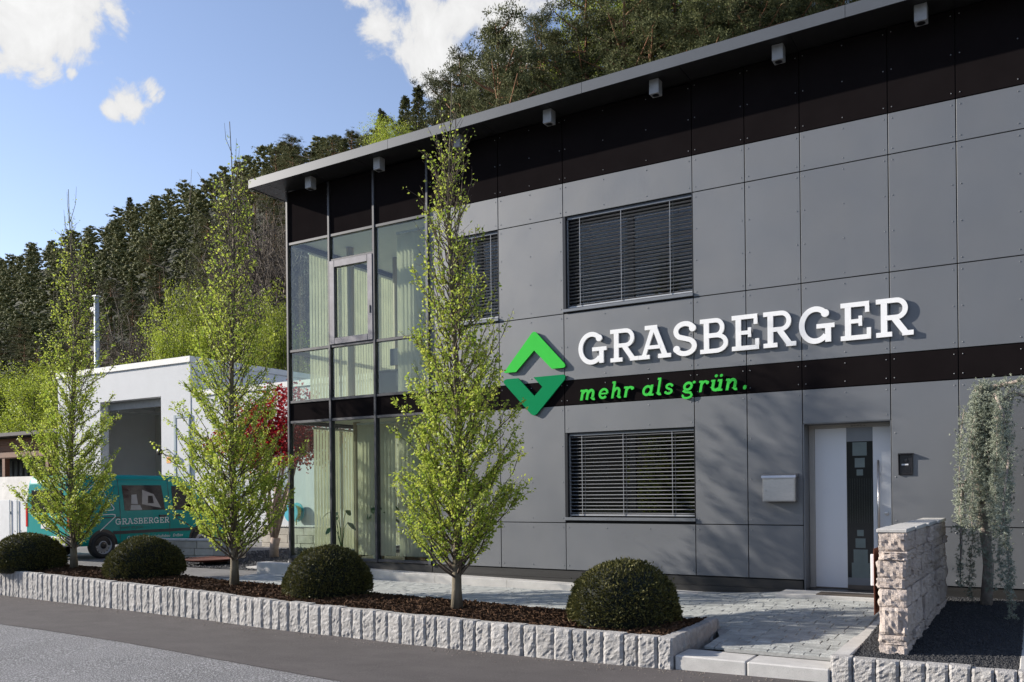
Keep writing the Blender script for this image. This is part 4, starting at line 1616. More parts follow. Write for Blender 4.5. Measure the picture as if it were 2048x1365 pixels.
def build_gravel(name, x0, x1, y0, y1, zf, n, lab, size=(.008, .017)):
    o = link(name, sheet(name, list(np.linspace(x0, x1, 16)), lambda x: y0, lambda x: y1, lambda x, y: zf(x, y), GRAVEL, 30))
    setp(o, lab, 'gravel', kind='stuff')
    P = np.stack([rng.uniform(x0, x1, n), rng.uniform(y0, y1, n)], 1)
    Z = np.array([zf(a, b) for a, b in P])
    P = np.column_stack([P, Z + .002])
    A = rng.normal(size=(n, 3, 3))
    Q, _ = np.linalg.qr(A)
    s = rng.uniform(*size, n)[:, None]
    s2, s3 = s * rng.uniform(.6, 1, (n, 1)), s * rng.uniform(.45, .9, (n, 1))
    vs = [P + Q[:, 0] * s, P - Q[:, 0] * s, P + Q[:, 1] * s2, P - Q[:, 1] * s2, P + Q[:, 2] * s3, P - Q[:, 2] * s3]
    V = np.stack(vs, 1).reshape(-1, 3)
    i = np.arange(n)[:, None] * 6
    F = np.concatenate([i + f for f in ([0, 2, 4], [2, 1, 4], [1, 3, 4], [3, 0, 4], [2, 0, 5], [1, 2, 5], [3, 1, 5], [0, 3, 5])], 0)
    me = np_mesh(name + '_stones', V, F, GRAVEL)
    o2 = link('gravel_stones', me, o)
    o2['kind'] = 'stuff'


build_gravel('gravel_bed', -1.46, -.125, -4.15, -.036, zgrav, 11000, 'dark basalt gravel in the bed under the weeping cedar')

rw = thing('rubble_wall', 'freestanding rough beige rubble stone wall beside the entrance path', 'stone wall', (-1.2, -3.78, -.2))
WV = [rough_block(40 + s, 8, .022, ('x', 'X', 'y', 'Y'), (.27, .45, .14), 17.0) for s in range(10)]
for me in WV:
    me.materials.append(LIME)
CO = [.16, .075, .205, .135, .08, .125, .07, .135]
tot = sum(CO)
zc = -.26
sc_ = (1.008 + .26 - .035) / tot
wr_ = random.Random(8)
LEN = 3.22


def wx(y):                                                 # slight skew of the wall's line
    return -1.262 + .085 * (y / LEN)


for ci, hgt in enumerate(CO):
    hgt *= sc_
    y = 0.0
    while y < LEN - .01:
        L = wr_.uniform(.30, .72)
        if LEN - y - L < .2:
            L = LEN - y
        off = wr_.uniform(-.008, .008)
        o = link('stone', wr_.choice(WV), rw)
        o.location = (wx(y) + off + 1.2, y, zc + .2)
        o.scale = (.245 + wr_.uniform(-.01, .01), L - .004, hgt - .003)
        y += L
    zc += hgt
y = 0
for L in (.65, .85, .86, .87):
    MB().cbox(0, .26, 0, L - .006, 0, .036, .006).build('cap_stone', GRANITE_S, rw).location = (wx(y) - .006 + 1.2, y - .005, zc + .2 + .001)
    y += L
pl = thing('rusty_plate', 'rust brown steel plate fixed to the side of the rubble wall', 'plate', (-1.300, -3.70, .20))
MB().cbox(-.006, .0, -.02, .55, 0, .62, .002).build('plate', RUST, pl)
MB().lathe([(.012, -.0065), (.012, -.012), (.006, -.014)], 10, 'X', (0, .03, .30)).build('bolt', STEEL, pl)
MB().cbox(-.05, -.012, .10, .12, .26, .56, .004).build('white_letter', WHITE, pl)


def cedar():
    rg = np.random.default_rng(77)
    B = Vector((-.52, -.62, -.04))
    t = thing('weeping_cedar', 'blue green weeping cedar with hanging branches in the gravel bed', 'tree', B)
    tr = [(0, 0, 0), (.03, .01, .5), (-.02, -.02, 1.0), (-.06, -.03, 1.5), (-.02, -.02, 2.0), (.02, -.02, 2.35), (.10, -.12, 2.60)]
    MB().tube(tr, [.070, .060, .050, .045, .040, .034, .026], 10).build('trunk', CEDAR_BARK, t, True)
    limbs = [[(.02, -.02, 2.35), (.02, -.12, 2.62), (-.02, -.25, 2.60), (-.05, -.30, 2.3)],
             [(.05, -.05, 2.4), (.13, -.3, 2.50), (.22, -.6, 2.25), (.27, -.9, 1.75), (.23, -1.1, 1.3), (.20, -1.2, .9)],
             [(.10, -.12, 2.6), (.4, -.2, 2.65), (.75, -.45, 2.45), (.85, -.7, 1.9), (.8, -.9, 1.3)],
             [(.02, 0, 2.3), (.3, .1, 2.55), (.6, .15, 2.4), (.75, .15, 1.9)],
             [(-.03, -.03, 1.75), (-.12, -.10, 1.62), (-.22, -.16, 1.45), (-.25, -.18, 1.1), (-.24, -.2, .75), (-.26, -.18, .45)]]
    lm = MB()
    strands = []
    for k, l in enumerate(limbs):
        lm.tube(l, [lerp(.026, .008, i / (len(l) - 1)) for i in range(len(l))], 7)
    lm.build('limbs', CEDAR_BARK, t, True)

    def on(l, s):
        s *= len(l) - 1
        i = min(int(s), len(l) - 2)
        return Vector(l[i]).lerp(Vector(l[i + 1]), s - i)
    specs = []
    for k in range(20):
        specs.append((on(limbs[0], rg.uniform(.3, 1)), rg.uniform(.6, 1.5), .10))
    for k in range(11):
        specs.append((on(limbs[1], rg.uniform(.2, 1)), rg.uniform(.6, 1.5), .055))
    for k in range(9):
        specs.append((on(limbs[2], rg.uniform(.1, 1)), rg.uniform(.6, 1.5), .08))
    for k in range(6):
        specs.append((on(limbs[3], rg.uniform(.2, 1)), rg.uniform(.7, 1.6), .08))
    for k in range(4):
        specs.append((on(limbs[4], rg.uniform(.3, 1)), rg.uniform(.2, .6), .05))
    for k in range(13):
        z = rg.uniform(1.5, 2.66)
        a = rg.uniform(0, 6.28)
        q_ = rg.uniform(.08, .22)
        specs.append((Vector((math.cos(a) * q_ - .02, math.sin(a) * q_ - .05, z)), rg.uniform(.6, 1.8), .075))
    st = MB()
    P, Dd, S = [], [], []

    def tufts(path, rad, dens):
        for i in range(len(path) - 1):
            a, b = path[i], path[i + 1]
            L = (b - a).length
            for q in range(max(1, int(L * dens))):
                c = a.lerp(b, rg.random()) + Vector(rg.normal(size=3)) * rad * .45
                ax = Vector(rg.normal(size=3))
                ax.z -= .3
                ax.normalize()
                for w in range(13):
                    d = np.array(ax) * .5 + rg.normal(size=3) * .8
                    P.append(np.array(c)); Dd.append(d); S.append(rg.uniform(.020, .034))
    for p, L, rad in specs:
        d = Vector((rg.uniform(-.12, .12), rg.uniform(-.16, .05), 0))
        n = 7
        path = []
        base_z = p.z
        for i in range(n):
            s = i / (n - 1)
            q = p + d * (s ** .6) + Vector((0, 0, -L * s)) + Vector(rg.normal(size=3)) * .015
            q.z = max(q.z, .05 if q.y > -1.4 else -.02)
            path.append(q)
        st.tube(path, [.006, .006, .005, .005, .004, .003, .002], 4, False)
        tufts(path, rad, 170)
    for l in limbs[:4]:
        tufts([Vector(p) for p in l], .10, 260)
    tufts([Vector(p) for p in limbs[4]], .05, 60)
    st.build('hanging_twigs', CEDAR_BARK, t, True, False)['kind'] = 'stuff'
    V, F = leaf_cards(np.array(P), np.array(S) * 1.0, rg, .22, np.array(Dd), .25, .1)
    link('foliage', np_mesh('foliage', V, F, CEDAR), t)['kind'] = 'stuff'


cedar()

# ------------------------------------------------------------------ left yard: van
GZ = -.215


def van():
    L, Hh = 4.95, 2.10
    t = thing('teal_van', 'teal company transporter van with white lettering parked in the yard', 'van', (-20.26, .22, GZ))
    # local: x = 0 at the right side, negative inward (towards the left side of the van); y forward
    Wd = 1.9
    # stations along y: (y, z roof, z belt, floor, side inset)
    sta = [(0.0, 1.90, 1.12, .42, .045), (.04, 2.06, 1.12, .36, .012), (.16, 2.11, 1.12, .34, .0), (1.6, 2.13, 1.12, .33, .0), (3.1, 2.12, 1.10, .33, .0), (3.38, 2.09, 1.09, .33, .0),
           (3.55, 1.98, 1.09, .33, .01), (4.12, 1.40, 1.07, .33, .02), (4.25, 1.25, 1.05, .33, .03), (4.75, 1.06, .90, .34, .06), (4.93, .82, .72, .36, .13), (4.97, .55, .5, .38, .17)]

    def inset(z, belt, roof):
        if z <= belt:
            return .012 * ((belt - z) / .7) ** 2
        s = (z - belt) / max(roof - belt, .01)
        return .13 * s ** 1.35 * min(1.0, (roof - belt) / .9)

    def ring(y, roof, belt, fl, ins):
        zs_ = [fl, fl + .12, lerp(fl, belt, .5), belt - .03, belt + .01]
        if roof - belt > .02:
            zs_ += [lerp(belt, roof, .35), lerp(belt, roof, .7), roof - min(.10, (roof - belt) * .25)]
        else:
            zs_ += [belt + .015, belt + .02, belt + .025]
        r_ = [(-(ins + inset(z, belt, roof)), z) for z in zs_]
        r_.append((-(ins + inset(roof, belt, roof) + .06), roof))
        right = r_
        left = [(-Wd - x, z) for x, z in reversed(r_)]
        return [(x, y, z) for x, z in right + left]
    rings = [ring(*s) for s in sta]
    n = len(rings[0])
    mb = MB()
    vs = [p for r_ in rings for p in r_]
    fs = []
    for i in range(len(rings) - 1):
        for k in range(n):
            fs.append((i * n + k, i * n + (k + 1) % n, (i + 1) * n + (k + 1) % n, (i + 1) * n + k))
    fs.append(tuple(range(n)))
    fs.append(tuple((len(rings) - 1) * n + k for k in reversed(range(n))))
    mb.add(vs, fs)
    body = mb.build('body', TEAL, t, True)
    body.data.polygons.foreach_set('use_smooth', [len(p.vertices) == 4 for p in body.data.polygons])

    def side(y, z, off=.004):
        roof, belt, fl, ins = interp([(s[0], s[1], s[2], s[3], s[4]) for s in sta], y)
        return (-(ins + inset(z, belt, roof)) + off, y, z)

    def decal(name, poly, material, parent=t, off=.004, n=10):
        """patch that follows the van's flank; poly = (y, z) quad corners"""
        (a, b, c, d) = poly
        vs_, fs_ = [], []
        for j in range(n + 1):
            for i in range(n + 1):
                u, v = i / n, j / n
                y = lerp(lerp(a[0], b[0], u), lerp(d[0], c[0], u), v)
                z = lerp(lerp(a[1], b[1], u), lerp(d[1], c[1], u), v)
                vs_.append(side(y, z, off))
        for j in range(n):
            for i in range(n):
                fs_.append((j * (n + 1) + i, j * (n + 1) + i + 1, (j + 1) * (n + 1) + i + 1, (j + 1) * (n + 1) + i))
        # give it thickness
        m0 = len(vs_)
        vs_ += [(p[0] - .003, p[1], p[2]) for p in vs_]
        fs_ += [tuple(i + m0 for i in reversed(f)) for f in fs_]
        return MB().add(vs_, fs_).build(name, material, parent, True, False)
    VG = mat('van window glass', (.012, .010, .012), rough=.08, spec=.25)
    w1 = decal('side_window', [(1.50, 1.20), (2.72, 1.20), (2.66, 1.86), (1.47, 1.86)], VG)
    decal('side_window', [(2.98, 1.18), (3.92, 1.18), (3.50, 1.84), (2.98, 1.84)], VG)
    # headrests and far window glimpses seen through the glass
    hr = mat('seat grey', (.36, .36, .35), rough=.8)
    decal('headrest', [(1.70, 1.37), (1.90, 1.36), (1.88, 1.62), (1.73, 1.61)], hr, w1, .0058, 4)
    decal('seat_back', [(1.66, 1.21), (2.02, 1.21), (1.96, 1.34), (1.70, 1.34)], hr, w1, .0058, 4)
    decal('far_window', [(2.02, 1.36), (2.60, 1.25), (2.40, 1.62), (2.06, 1.74)], mat('far van window', (.22, .22, .22), rough=.3), w1, .0058, 4)
    decal('headrest', [(2.20, 1.38), (2.38, 1.38), (2.36, 1.58), (2.22, 1.58)], VG, w1, .0068, 4)
    # rear window, tail lamps, bumper, plate
    MB().cbox(-Wd + .28, -.28, -.012, .004, 1.18, 1.75, .006).build('rear_window', VG, t)
    for x0 in (-.10, -Wd + .005):
        MB().cbox(x0 - .0, x0 + .095, -.012, .07, .82, 1.42, .012).build('tail_lamp', TAIL, t)
    MB().cbox(-Wd + .02, -.02, -.10, .12, .36, .60, .03).build('rear_bumper', BUMPER, t)
    MB().cbox(-Wd / 2 - .26, -Wd / 2 + .26, -.016, -.002, .78, .90, .004).build('number_plate', FENCEW, t)
    # seams
    for y in (1.36, 2.86, 3.96):
        decal('door_seam', [(y, .42), (y + .014, .42), (y + .014, 2.0 if y < 3.5 else 1.12), (y, 2.0 if y < 3.5 else 1.12)], STRIPE, t, .003, 8)
    decal('slide_rail', [(.35, 1.02), (1.36, 1.02), (1.36, 1.045), (.35, 1.045)], STRIPE)
    decal('side_stripe', [(1.16, .60), (3.66, .60), (3.66, .68), (1.16, .68)], STRIPE, t, .012)
    decal('side_stripe', [(.12, .60), (.42, .60), (.42, .68), (.12, .68)], STRIPE, t, .012)
    decal('roof_gutter', [(.1, 1.995), (3.3, 1.995), (3.3, 2.008), (.1, 2.008)], TXT_DARK, t, .004)
    for a in (2.52, 3.02):
        MB().cbox(-.02, .035, a, a + .24, 1.01, 1.06, .012).build('door_handle', PLASTICB, t)
    MB().cbox(0, .20, 3.55, 3.66, 1.12, 1.34, .03).build('mirror', PLASTICB, t)
    MB().cbox(-Wd + .3, -.3, 4.94, 5.0, .5, .75, .01).build('grille', PLASTICB, t)
    for x0 in (-.42, -Wd + .12):
        MB().cbox(x0, x0 + .3, 4.80, 4.93, .74, .92, .03).build('headlight', SCREEN, t)
    # wheels
    rimp = [(.0, .005), (.10, .005), (.115, .02), (.15, .02), (.165, -.02), (.19, -.03), (.205, .0), (.215, .03), (.222, .035)]
    for (y, sx, nm) in ((.89, 1, ''), (.89, -1, ''), (3.90, 1, ''), (3.90, -1, '')):
        xx = -.088 if sx > 0 else -Wd + .088
        wh = MB().lathe([(.20, -.105), (.30, -.11), (.330, -.085), (.338, 0), (.330, .085), (.30, .11), (.222, .105), (.215, .05)], 36, 'X', (0, 0, 0), False).build('wheel', TYRE, t, True)
        wh.location = (xx, y, .338)
        rm = MB()
        prof = [(.03, .095 * sx), (.095, .095 * sx), (.105, .080 * sx), (.15, .070 * sx), (.165, .062 * sx), (.205, .055 * sx), (.218, .100 * sx), (.223, .108 * sx)]
        rm.lathe(prof, 36, 'X', (0, 0, 0), False).build('rim', RIM, wh, True)
        hl = MB()
        for k in range(14):
            a = 2 * math.pi * k / 14
            hl.tube([(.066 * sx, .183 * math.cos(a), .183 * math.sin(a)), (.058 * sx, .183 * math.cos(a), .183 * math.sin(a))], .014, 8)
        hl.build('rim_holes', PLASTICB, wh)['kind'] = 'stuff'
        MB().lathe([(.092, .0955 * sx), (.085, .103 * sx), (.03, .106 * sx)], 20, 'X').build('hub_cap', PLASTICB, wh, True)
        # dark wheel housing
        pts = []
        ar = MB()
        ro, ri = .405, .335
        nA = 22
        vs_ = []
        for k in range(nA + 1):
            a = math.pi * k / nA
            for r_ in (ro, .02):
                yy, zz = y + r_ * math.cos(a) * 1.0, .338 + r_ * math.sin(a)
                zz = max(zz, .338 if r_ > .1 else .338)
                base = side(yy, max(zz, .34), .003) if sx > 0 else (-Wd - side(yy, max(zz, .34), .003)[0], yy, zz)
                vs_.append((base[0], yy, zz))
        fs_ = [(2 * k, 2 * k + 2, 2 * k + 3, 2 * k + 1) for k in range(nA)]
        ar.add(vs_, fs_).build('wheel_arch', PLASTICB, t, False, False)
    # lettering and line emblem on the flank
    ty, tz, hh = 1.23, .845, .155
    span = 1.62
    tot_ = CAPB[-1][2] - CAPB[0][1]
    for ch, a, b in CAPB:
        k_ = span / tot_
        wch = (b - a) * k_
        st_ = []
        for s in caps(ch, wch, hh):
            q_ = [(p[0] * hh, p[1] * hh) for p in s[1]]
            st_.append(('p', q_) if s[0] == 'p' else ('s', q_, s[2] * hh))
        gm = glyph_mesh(st_, .002)
        off0 = ty + (a - CAPB[0][1]) * k_
        gm.v = [(side(off0 + p[0], tz + p[2], .004)[0] - p[1] * 1.0, off0 + p[0], tz + p[2]) for p in gm.v]
        gm.build('letter', mat('van lettering white', (.62, .66, .66), rough=.4), t)
    M4 = Matrix(((0, 0, 1), (1, 0, 0), (0, 1, 0))).to_4x4()       # text on the flank, facing +X
    for body_, size, y_, z_, m_ in (('mehr als gr\u00fcn.', .115, 1.72, .735, TXT_DARK), ('Gartenbau', .115, 1.80, .455, MATS['van lettering white']), ('Landschaftsbau', .115, 2.52, .455, MATS['van lettering white']),
                                    ('Erdbau', .115, 3.12, .455, MATS['van lettering white'])):
        mt_ = M4.copy()
        mt_.translation = (side(y_, z_, .007)[0] + .004, y_, z_)
        text('lettering', body_, size, m_, t, mt_, .001, .25)
    ln = MB()

    def line(pts, w=.022):
        Ls, Rs = offset_strip(pts, w)
        n_ = len(Ls)
        vs_ = [side(p.x, p.y, .006) for p in Ls] + [side(p.x, p.y, .006) for p in Rs]
        ln.add(vs_, [(i, i + 1, n_ + i + 1, n_ + i) for i in range(n_ - 1)])
    line([(.45, 1.68), (.78, 1.95), (1.16, 1.32), (1.20, 1.27), (1.18, 1.23), (1.12, 1.22), (.95, 1.22), (.86, 1.36)])
    line([(.45, 1.10), (1.14, 1.115), (1.22, 1.10), (1.22, 1.05), (.80, .70)])
    line([(.45, .98), (.78, .98), (.60, .80)])
    ln.build('line_emblem', MATS['van lettering white'], t, False, False)


van()

# ------------------------------------------------------------------ workshop garage and annex
GYF = 8.0
ga = thing('workshop_garage', 'tall white rendered workshop with a wide open doorway', 'building', (-29.5, GYF, GZ))


def gpart(mb, name, material, parent=ga):
    mb.v = [(p[0] + 29.5, p[1] - GYF, p[2] - GZ) for p in mb.v]
    return mb.build(name, material, parent)


GX0, GX1, GH = -33.45, -25.50, 6.05
OP = (-30.7, -27.1, -.6, 4.95)
gpart(grid_wall(MB(), GX0, GX1, -.6, GH, [OP], GYF, GYF + .35), 'wall', PLASTER)
gpart(MB().box(GX1 - .35, GX1, GYF + .351, GYF + 14, -.6, GH), 'wall', PLASTER)
gpart(MB().box(GX0, GX0 + .35, GYF + .351, GYF + 14, -.6, GH), 'wall', PLASTER)
gpart(MB().box(GX0 + .351, GX1 - .351, GYF + 13.6, GYF + 13.99, -.6, GH), 'wall', PLASTER)
gpart(MB().box(GX0 + .36, GX1 - .36, GYF + 4.2, GYF + 4.3, -.5, GH - .3), 'inner_wall', PLASTER_IN)
gpart(MB().box(GX0 + .36, GX1 - .36, GYF + .36, GYF + 13.5, GH - .29, GH - .1), 'ceiling', PLASTER_IN)
COPING = mat('white coping', (.56, .55, .53), rough=.5, var=.05)
gpart(MB().cbox(GX0 - .06, GX1 + .06, GYF - .06, GYF + 14.05, GH + .001, GH + .22, .01), 'coping', COPING)
gpart(MB().box(OP[0] + .02, OP[1] - .02, GYF + .36, GYF + .46, OP[3] - .30, OP[3] + .10), 'roller_door_box', mat('door track grey', (.25, .25, .25), rough=.6))
for x in (OP[0] + .4, OP[1] - .5):
    gpart(MB().box(x, x + .08, GYF + .47, GYF + 4.1, OP[3] - .35, OP[3] - .25), 'ceiling_track', GALV)
for dz, x0 in ((2.55, -29.15), (2.35, -28.95), (2.12, -28.45)):
    gpart(MB().tube([(x0, GYF + 4.15, -.2), (x0, GYF + 4.15, dz), (-26.2, GYF + 4.15, dz)], .035, 8), 'pipe', COPPER)
gpart(MB().cbox(-28.35, -26.3, GYF + 4.12, GYF + 4.19, -.2, 2.05, .01), 'inner_door', PLASTER)
# annex wing
ANH = 4.82
an = thing('annex_wing', 'low white flat roofed wing between workshop and office building', 'building', (-20, GYF + .02, GZ))


def apart(mb, name, material):
    mb.v = [(p[0] + 20, p[1] - GYF - .02, p[2] - GZ) for p in mb.v]
    return mb.build(name, material, an)


apart(MB().box(GX1 + .003, -13.3, GYF + .02, GYF + 9, -.6, ANH), 'wall', PLASTER)
apart(MB().cbox(GX1 + .062, -13.25, GYF - .03, GYF + 9.05, ANH + .001, ANH + .20, .01), 'coping', COPING)
apart(MB().box(GX1 + .004, -13.3, GYF + .004, GYF + .0195, -.3, .25), 'base_band', CONC)
for a, b in ((-23.6, -22.9), (-21.4, -20.7), (-19.2, -18.5)):
    apart(MB().cbox(a, b, GYF - .01, GYF + .0195, .9, 3.3, .01), 'window', BLUEGREY)
dd = gpart(MB().cbox(-26.36, -26.24, GYF - .05, GYF - .001, -.2, 4.22, .008).cbox(-26.2395, -25.58, GYF - .05, GYF - .001, 4.10, 4.22, .008).cbox(-25.5795, -25.51, GYF - .05, GYF - .001, -.2, 4.22, .008), 'side_door', BLUEGREY)
gpart(MB().box(-26.2395, -25.58, GYF - .03, GYF - .001, 2.25, 4.0995), 'light_panel', PLASTER)
gpart(MB().box(-26.2395, -25.58, GYF - .03, GYF - .0012, -.2, 2.2495), 'door_leaf', mat('pale blue grey leaf', (.36, .41, .45), rough=.5))
t = thing('wall_floodlight', 'small black floodlight on two arms beside the workshop doorway', 'lamp', (-26.75, GYF, 2.9))
MB().lathe([(.06, -.36), (.11, -.34), (.12, -.24), (.06, -.18)], 14, 'Y', (-.08, 0, .02)).build('head', PLASTICB, t, True)
MB().tube([(-.08, -.2, .05), (.0, -.002, .12)], .018, 6).build('arm', PLASTICB, t)
MB().tube([(-.08, -.2, -.02), (.0, -.002, -.12)], .018, 6).build('arm', PLASTICB, t)
o = MB().cbox(-.11, .11, -.012, 0, 0, .22, .003).build('warning_plate', ORANGE)
o.location = (-26.70, GYF - .001, 2.52)
setp(o, 'small orange plate on the white wall below the floodlight', 'plate')
t = thing('hose_reel', 'cyan wall hose reel wound with yellow green hose', 'hose reel', (-20.30, GYF - .005, .78))
for y in (-.35, -.08):
    MB().lathe([(.30, y), (.31, y - .012), (.30, y - .024), (.03, y - .026)], 24, 'Y').build('flange', CYAN, t)
coil = MB()
hp = []
for k in range(150):
    a = k * .32
    hp.append((math.cos(a) * .2, -.12 - .2 * (k / 150), math.sin(a) * .2))
coil.tube(hp, .022, 6).build('hose', HOSE, t, True)
MB().box(-.05, .05, -.36, -.003, -.05, .05).build('bracket', GALV, t)
MB().tube([(.18, -.3, -.1), (.2, -.34, -.5), (.1, -.3, -.9)], .02, 6).build('hose_end', HOSE, t, True)


# low block walls, fire bowl, gravel and slabs in the yard
def block_wall(name, label, p0, p1, courses, th, seed, z0=GZ):
    rg = random.Random(seed)
    d = Vector((p1[0] - p0[0], p1[1] - p0[1]))
    L = d.length
    t = thing(name, label, 'stone wall', (p0[0], p0[1], z0), math.atan2(d.y, d.x))
    z = -.1
    for h in courses:
        x = 0
        while x < L - .02:
            w = min(rg.uniform(.35, .8), L - x)
            if L - x - w < .2: w = L - x
            MB().cbox(x + .003, x + w - .003, rg.uniform(-.012, .012), th, z, z + h - .005, .012).build('block', BLOCK, t)
            x += w
        z += h
    x = 0
    while x < L - .02:
        w = min(1.1, L - x)
        MB().cbox(x + .002, x + w - .002, -.03, th + .02, z, z + .045, .008).build('cap_stone', GRANITE_S, t)
        x += w


block_wall('block_wall', 'low stone block wall with pale cap beside the parked van', (-19.5, 1.97), (-16.9, 2.5), (.16, .18, .19), .3, 5)
block_wall('block_wall', 'low brownish stone block wall behind the red maple', (-20.2, 6.3), (-13.6, 6.3), (.22, .24, .24), .35, 6)
t = MB().lathe([(.05, .02), (.55, .09), (.62, .13), (.60, .14), (.5, .11), (.05, .05)], 32).build('fire_bowl', RUST)
t.location = (-16.2, 1.1, GZ + .002)
setp(t, 'flat rusty round fire bowl on the gravel before the block wall', 'fire bowl')
build_gravel('yard_gravel', -18.6, -13.0, .35, 6.2, lambda x, y: GZ + .008, 5000, 'dark gravel strip in front of the low block walls', (.02, .035))
for k in range(5):
    o = MB().cbox(-.55, .55, -.22, .22, 0, .04, .006).build('stepping_slab', GRANITE_S)
    o.location = (-13.9 - k * .15, .75 + k * .75, GZ + .012)
    setp(o, 'pale rectangular stepping slab laid in the dark yard gravel', 'slab', 'stepping slabs in the yard gravel')


# red maple
def maple():
    rg = np.random.default_rng(15)
    t = thing('red_maple', 'red leaved Japanese maple with pale forked stems beside the glazed corner', 'tree', (-16.3, 3.1, GZ))
    st = MB()
    st.tube([(0, 0, 0), (.0, 0, .25), (.04, .02, .5)], [.12, .11, .12], 10)
    P = []
    ends = []
    for k in range(13):
        a = k * 2.4
        r = rg.uniform(.25, 1.15)
        h = rg.uniform(2.3, 3.9)
        p0 = np.array([.03 * math.cos(a), .03 * math.sin(a), .45])
        p3 = np.array([math.cos(a) * r, math.sin(a) * r, h])
        p1 = p0 + np.array([math.cos(a) * r * .25, math.sin(a) * r * .25, h * .30])
        p2 = p0 + np.array([math.cos(a) * r * .55, math.sin(a) * r * .55, h * .62])
        pts = [p0, p1 + rg.normal(size=3) * .04, p2 + rg.normal(size=3) * .05, p3]
        st.tube(pts, [.05, .034, .022, .008], 6)
        ends.append(p3)
        for j in range(6):
            q = p3 + rg.normal(size=3) * np.array([.42, .42, .30])
            m_ = pts[2] + (p3 - pts[2]) * rg.uniform(.2, .9)
            st.tube([m_, (m_ + q) / 2 + rg.normal(size=3) * .04, q], [.010, .006, .003], 4, False)
            ends.append(q)
    for e in ends:
        if e[2] < 2.2:
            continue
        n = 130
        P.append(e + rg.normal(size=(n, 3)) * np.array([.22, .22, .11]))
    st.build('trunk', MAPLE_BARK, t, True, False)
    P = np.concatenate(P)
    V, F = leaf_cards(P, .085, rg, .75, np.tile([0, 0, -.3], (len(P), 1)), 1.0, .2)
    link('foliage', np_mesh('foliage', V, F, MAPLE), t)['kind'] = 'stuff'


maple()

# fence panels, concrete retaining wall, timber shed, mast
fe = thing('steel_panel_fence', 'white corrugated steel panel fence left of the van', 'fence', (-27, 1.0, GZ))
x = 0
k = 0
frg = random.Random(2)
while x < 4.6:
    w = .18 if k % 5 < 3 else .42
    d = -.04 if k % 2 else .0
    MB().cbox(x + .004, x + w - .004, d, d + .03, 0, 1.50 + frg.uniform(-.01, .01), .005).build('fence_panel', FENCEW, fe)
    x += w
    k += 1
MB().box(0, x, .035, .08, .3, .38).build('rail', GALV, fe)
MB().box(0, x, .035, .08, 1.1, 1.18).build('rail', GALV, fe)
o = MB().add([(-46, 8, -.4), (-31.2, 5.5, -.4), (-31.2, 6.1, 2.12), (-46, 8.7, 2.25), (-46, 9.2, -.4), (-31.2, 6.7, -.4), (-31.2, 6.5, 2.12), (-46, 9.1, 2.25)],
             [(0, 1, 2, 3), (5, 4, 7, 6), (3, 2, 6, 7), (0, 3, 7, 4), (1, 5, 6, 2), (0, 4, 5, 1)]).build('retaining_wall', CONC)
setp(o, 'weathered grey concrete retaining wall behind the white panel fence', 'wall')
sh = thing('timber_shed', 'open brown timber shed with flat roof behind the concrete wall', 'shed', (-54, 18, -.4))
MB().box(-16, 8.0, 2, 2.2, 0, 5.2).build('back_wall', SHEDDARK, sh)
MB().box(-16, 8.0, -.1, .1, 4.15, 5.35).build('front_board', TIMBER, sh)
for kx in range(3):
    MB().box(-16, 8.0, -.135, -.101, 4.2 + kx * .4, 4.56 + kx * .4).build('board', TIMBER, sh)
for kx in range(6):
    MB().box(-15.8 + kx * 4.7, -15.5 + kx * 4.7, -.1, .2, 0, 4.14).build('post', TIMBER, sh)
MB().box(-16, 8.0, -.05, .12, 1.9, 2.1).build('rail', TIMBER, sh)
for kx in range(40):
    MB().box(-15.9 + kx * .6, -15.6 + kx * .6, 1.9, 1.995, 0, 4.1).build('sheet_rib', mat('shed rib', (.08, .09, .09), rough=.7), sh)
MB().box(-16.4, 8.4, -.9, 2.6, 5.45, 5.66).build('roof', SHEDROOF, sh)
ms_ = thing('steel_mast', 'grey steel mast with small fittings rising behind the workshop', 'mast', (-49, 20, -.4))
MB().tube([(0, 0, 0), (0, 0, 13.9)], [.20, .15], 12).build('pole', GALV, ms_, True)
for z, s in ((13.0, -1), (11.6, -1), (10.6, -1)):
    MB().cbox(-.5, -.12, -.12, .12, z, z + .3, .02).build('fitting', FENCEW if z > 11 else PLASTICB, ms_)
MB().box(-.18, .18, -.18, .18, 13.9, 13.97).build('cap', GALV, ms_)


# ------------------------------------------------------------------ forest on the hillside
def blobs(rg, centres, radii):
    """jittered icosahedra: the dense inner growth of a crown"""
    ph = (1 + 5 ** .5) / 2
    B = np.array([(-1, ph, 0), (1, ph, 0), (-1, -ph, 0), (1, -ph, 0), (0, -1, ph), (0, 1, ph), (0, -1, -ph), (0, 1, -ph), (ph, 0, -1), (ph, 0, 1), (-ph, 0, -1), (-ph, 0, 1)]) / 1.9
    T = np.array([(0, 11, 5), (0, 5, 1), (0, 1, 7), (0, 7, 10), (0, 10, 11), (1, 5, 9), (5, 11, 4), (11, 10, 2), (10, 7, 6), (7, 1, 8), (3, 9, 4), (3, 4, 2), (3, 2, 6), (3, 6, 8), (3, 8, 9), (4, 9, 5), (2, 4, 11), (6, 2, 10), (8, 6, 7), (9, 8, 1)])
    V, F = [], []
    for i, (c, r) in enumerate(zip(centres, radii)):
        V.append(c + B * r * rg.uniform(.7, 1.3, (12, 1)) * np.array([1.15, 1.15, .75]))
        F.append(T + 12 * i)
    return np.concatenate(V), np.concatenate(F)


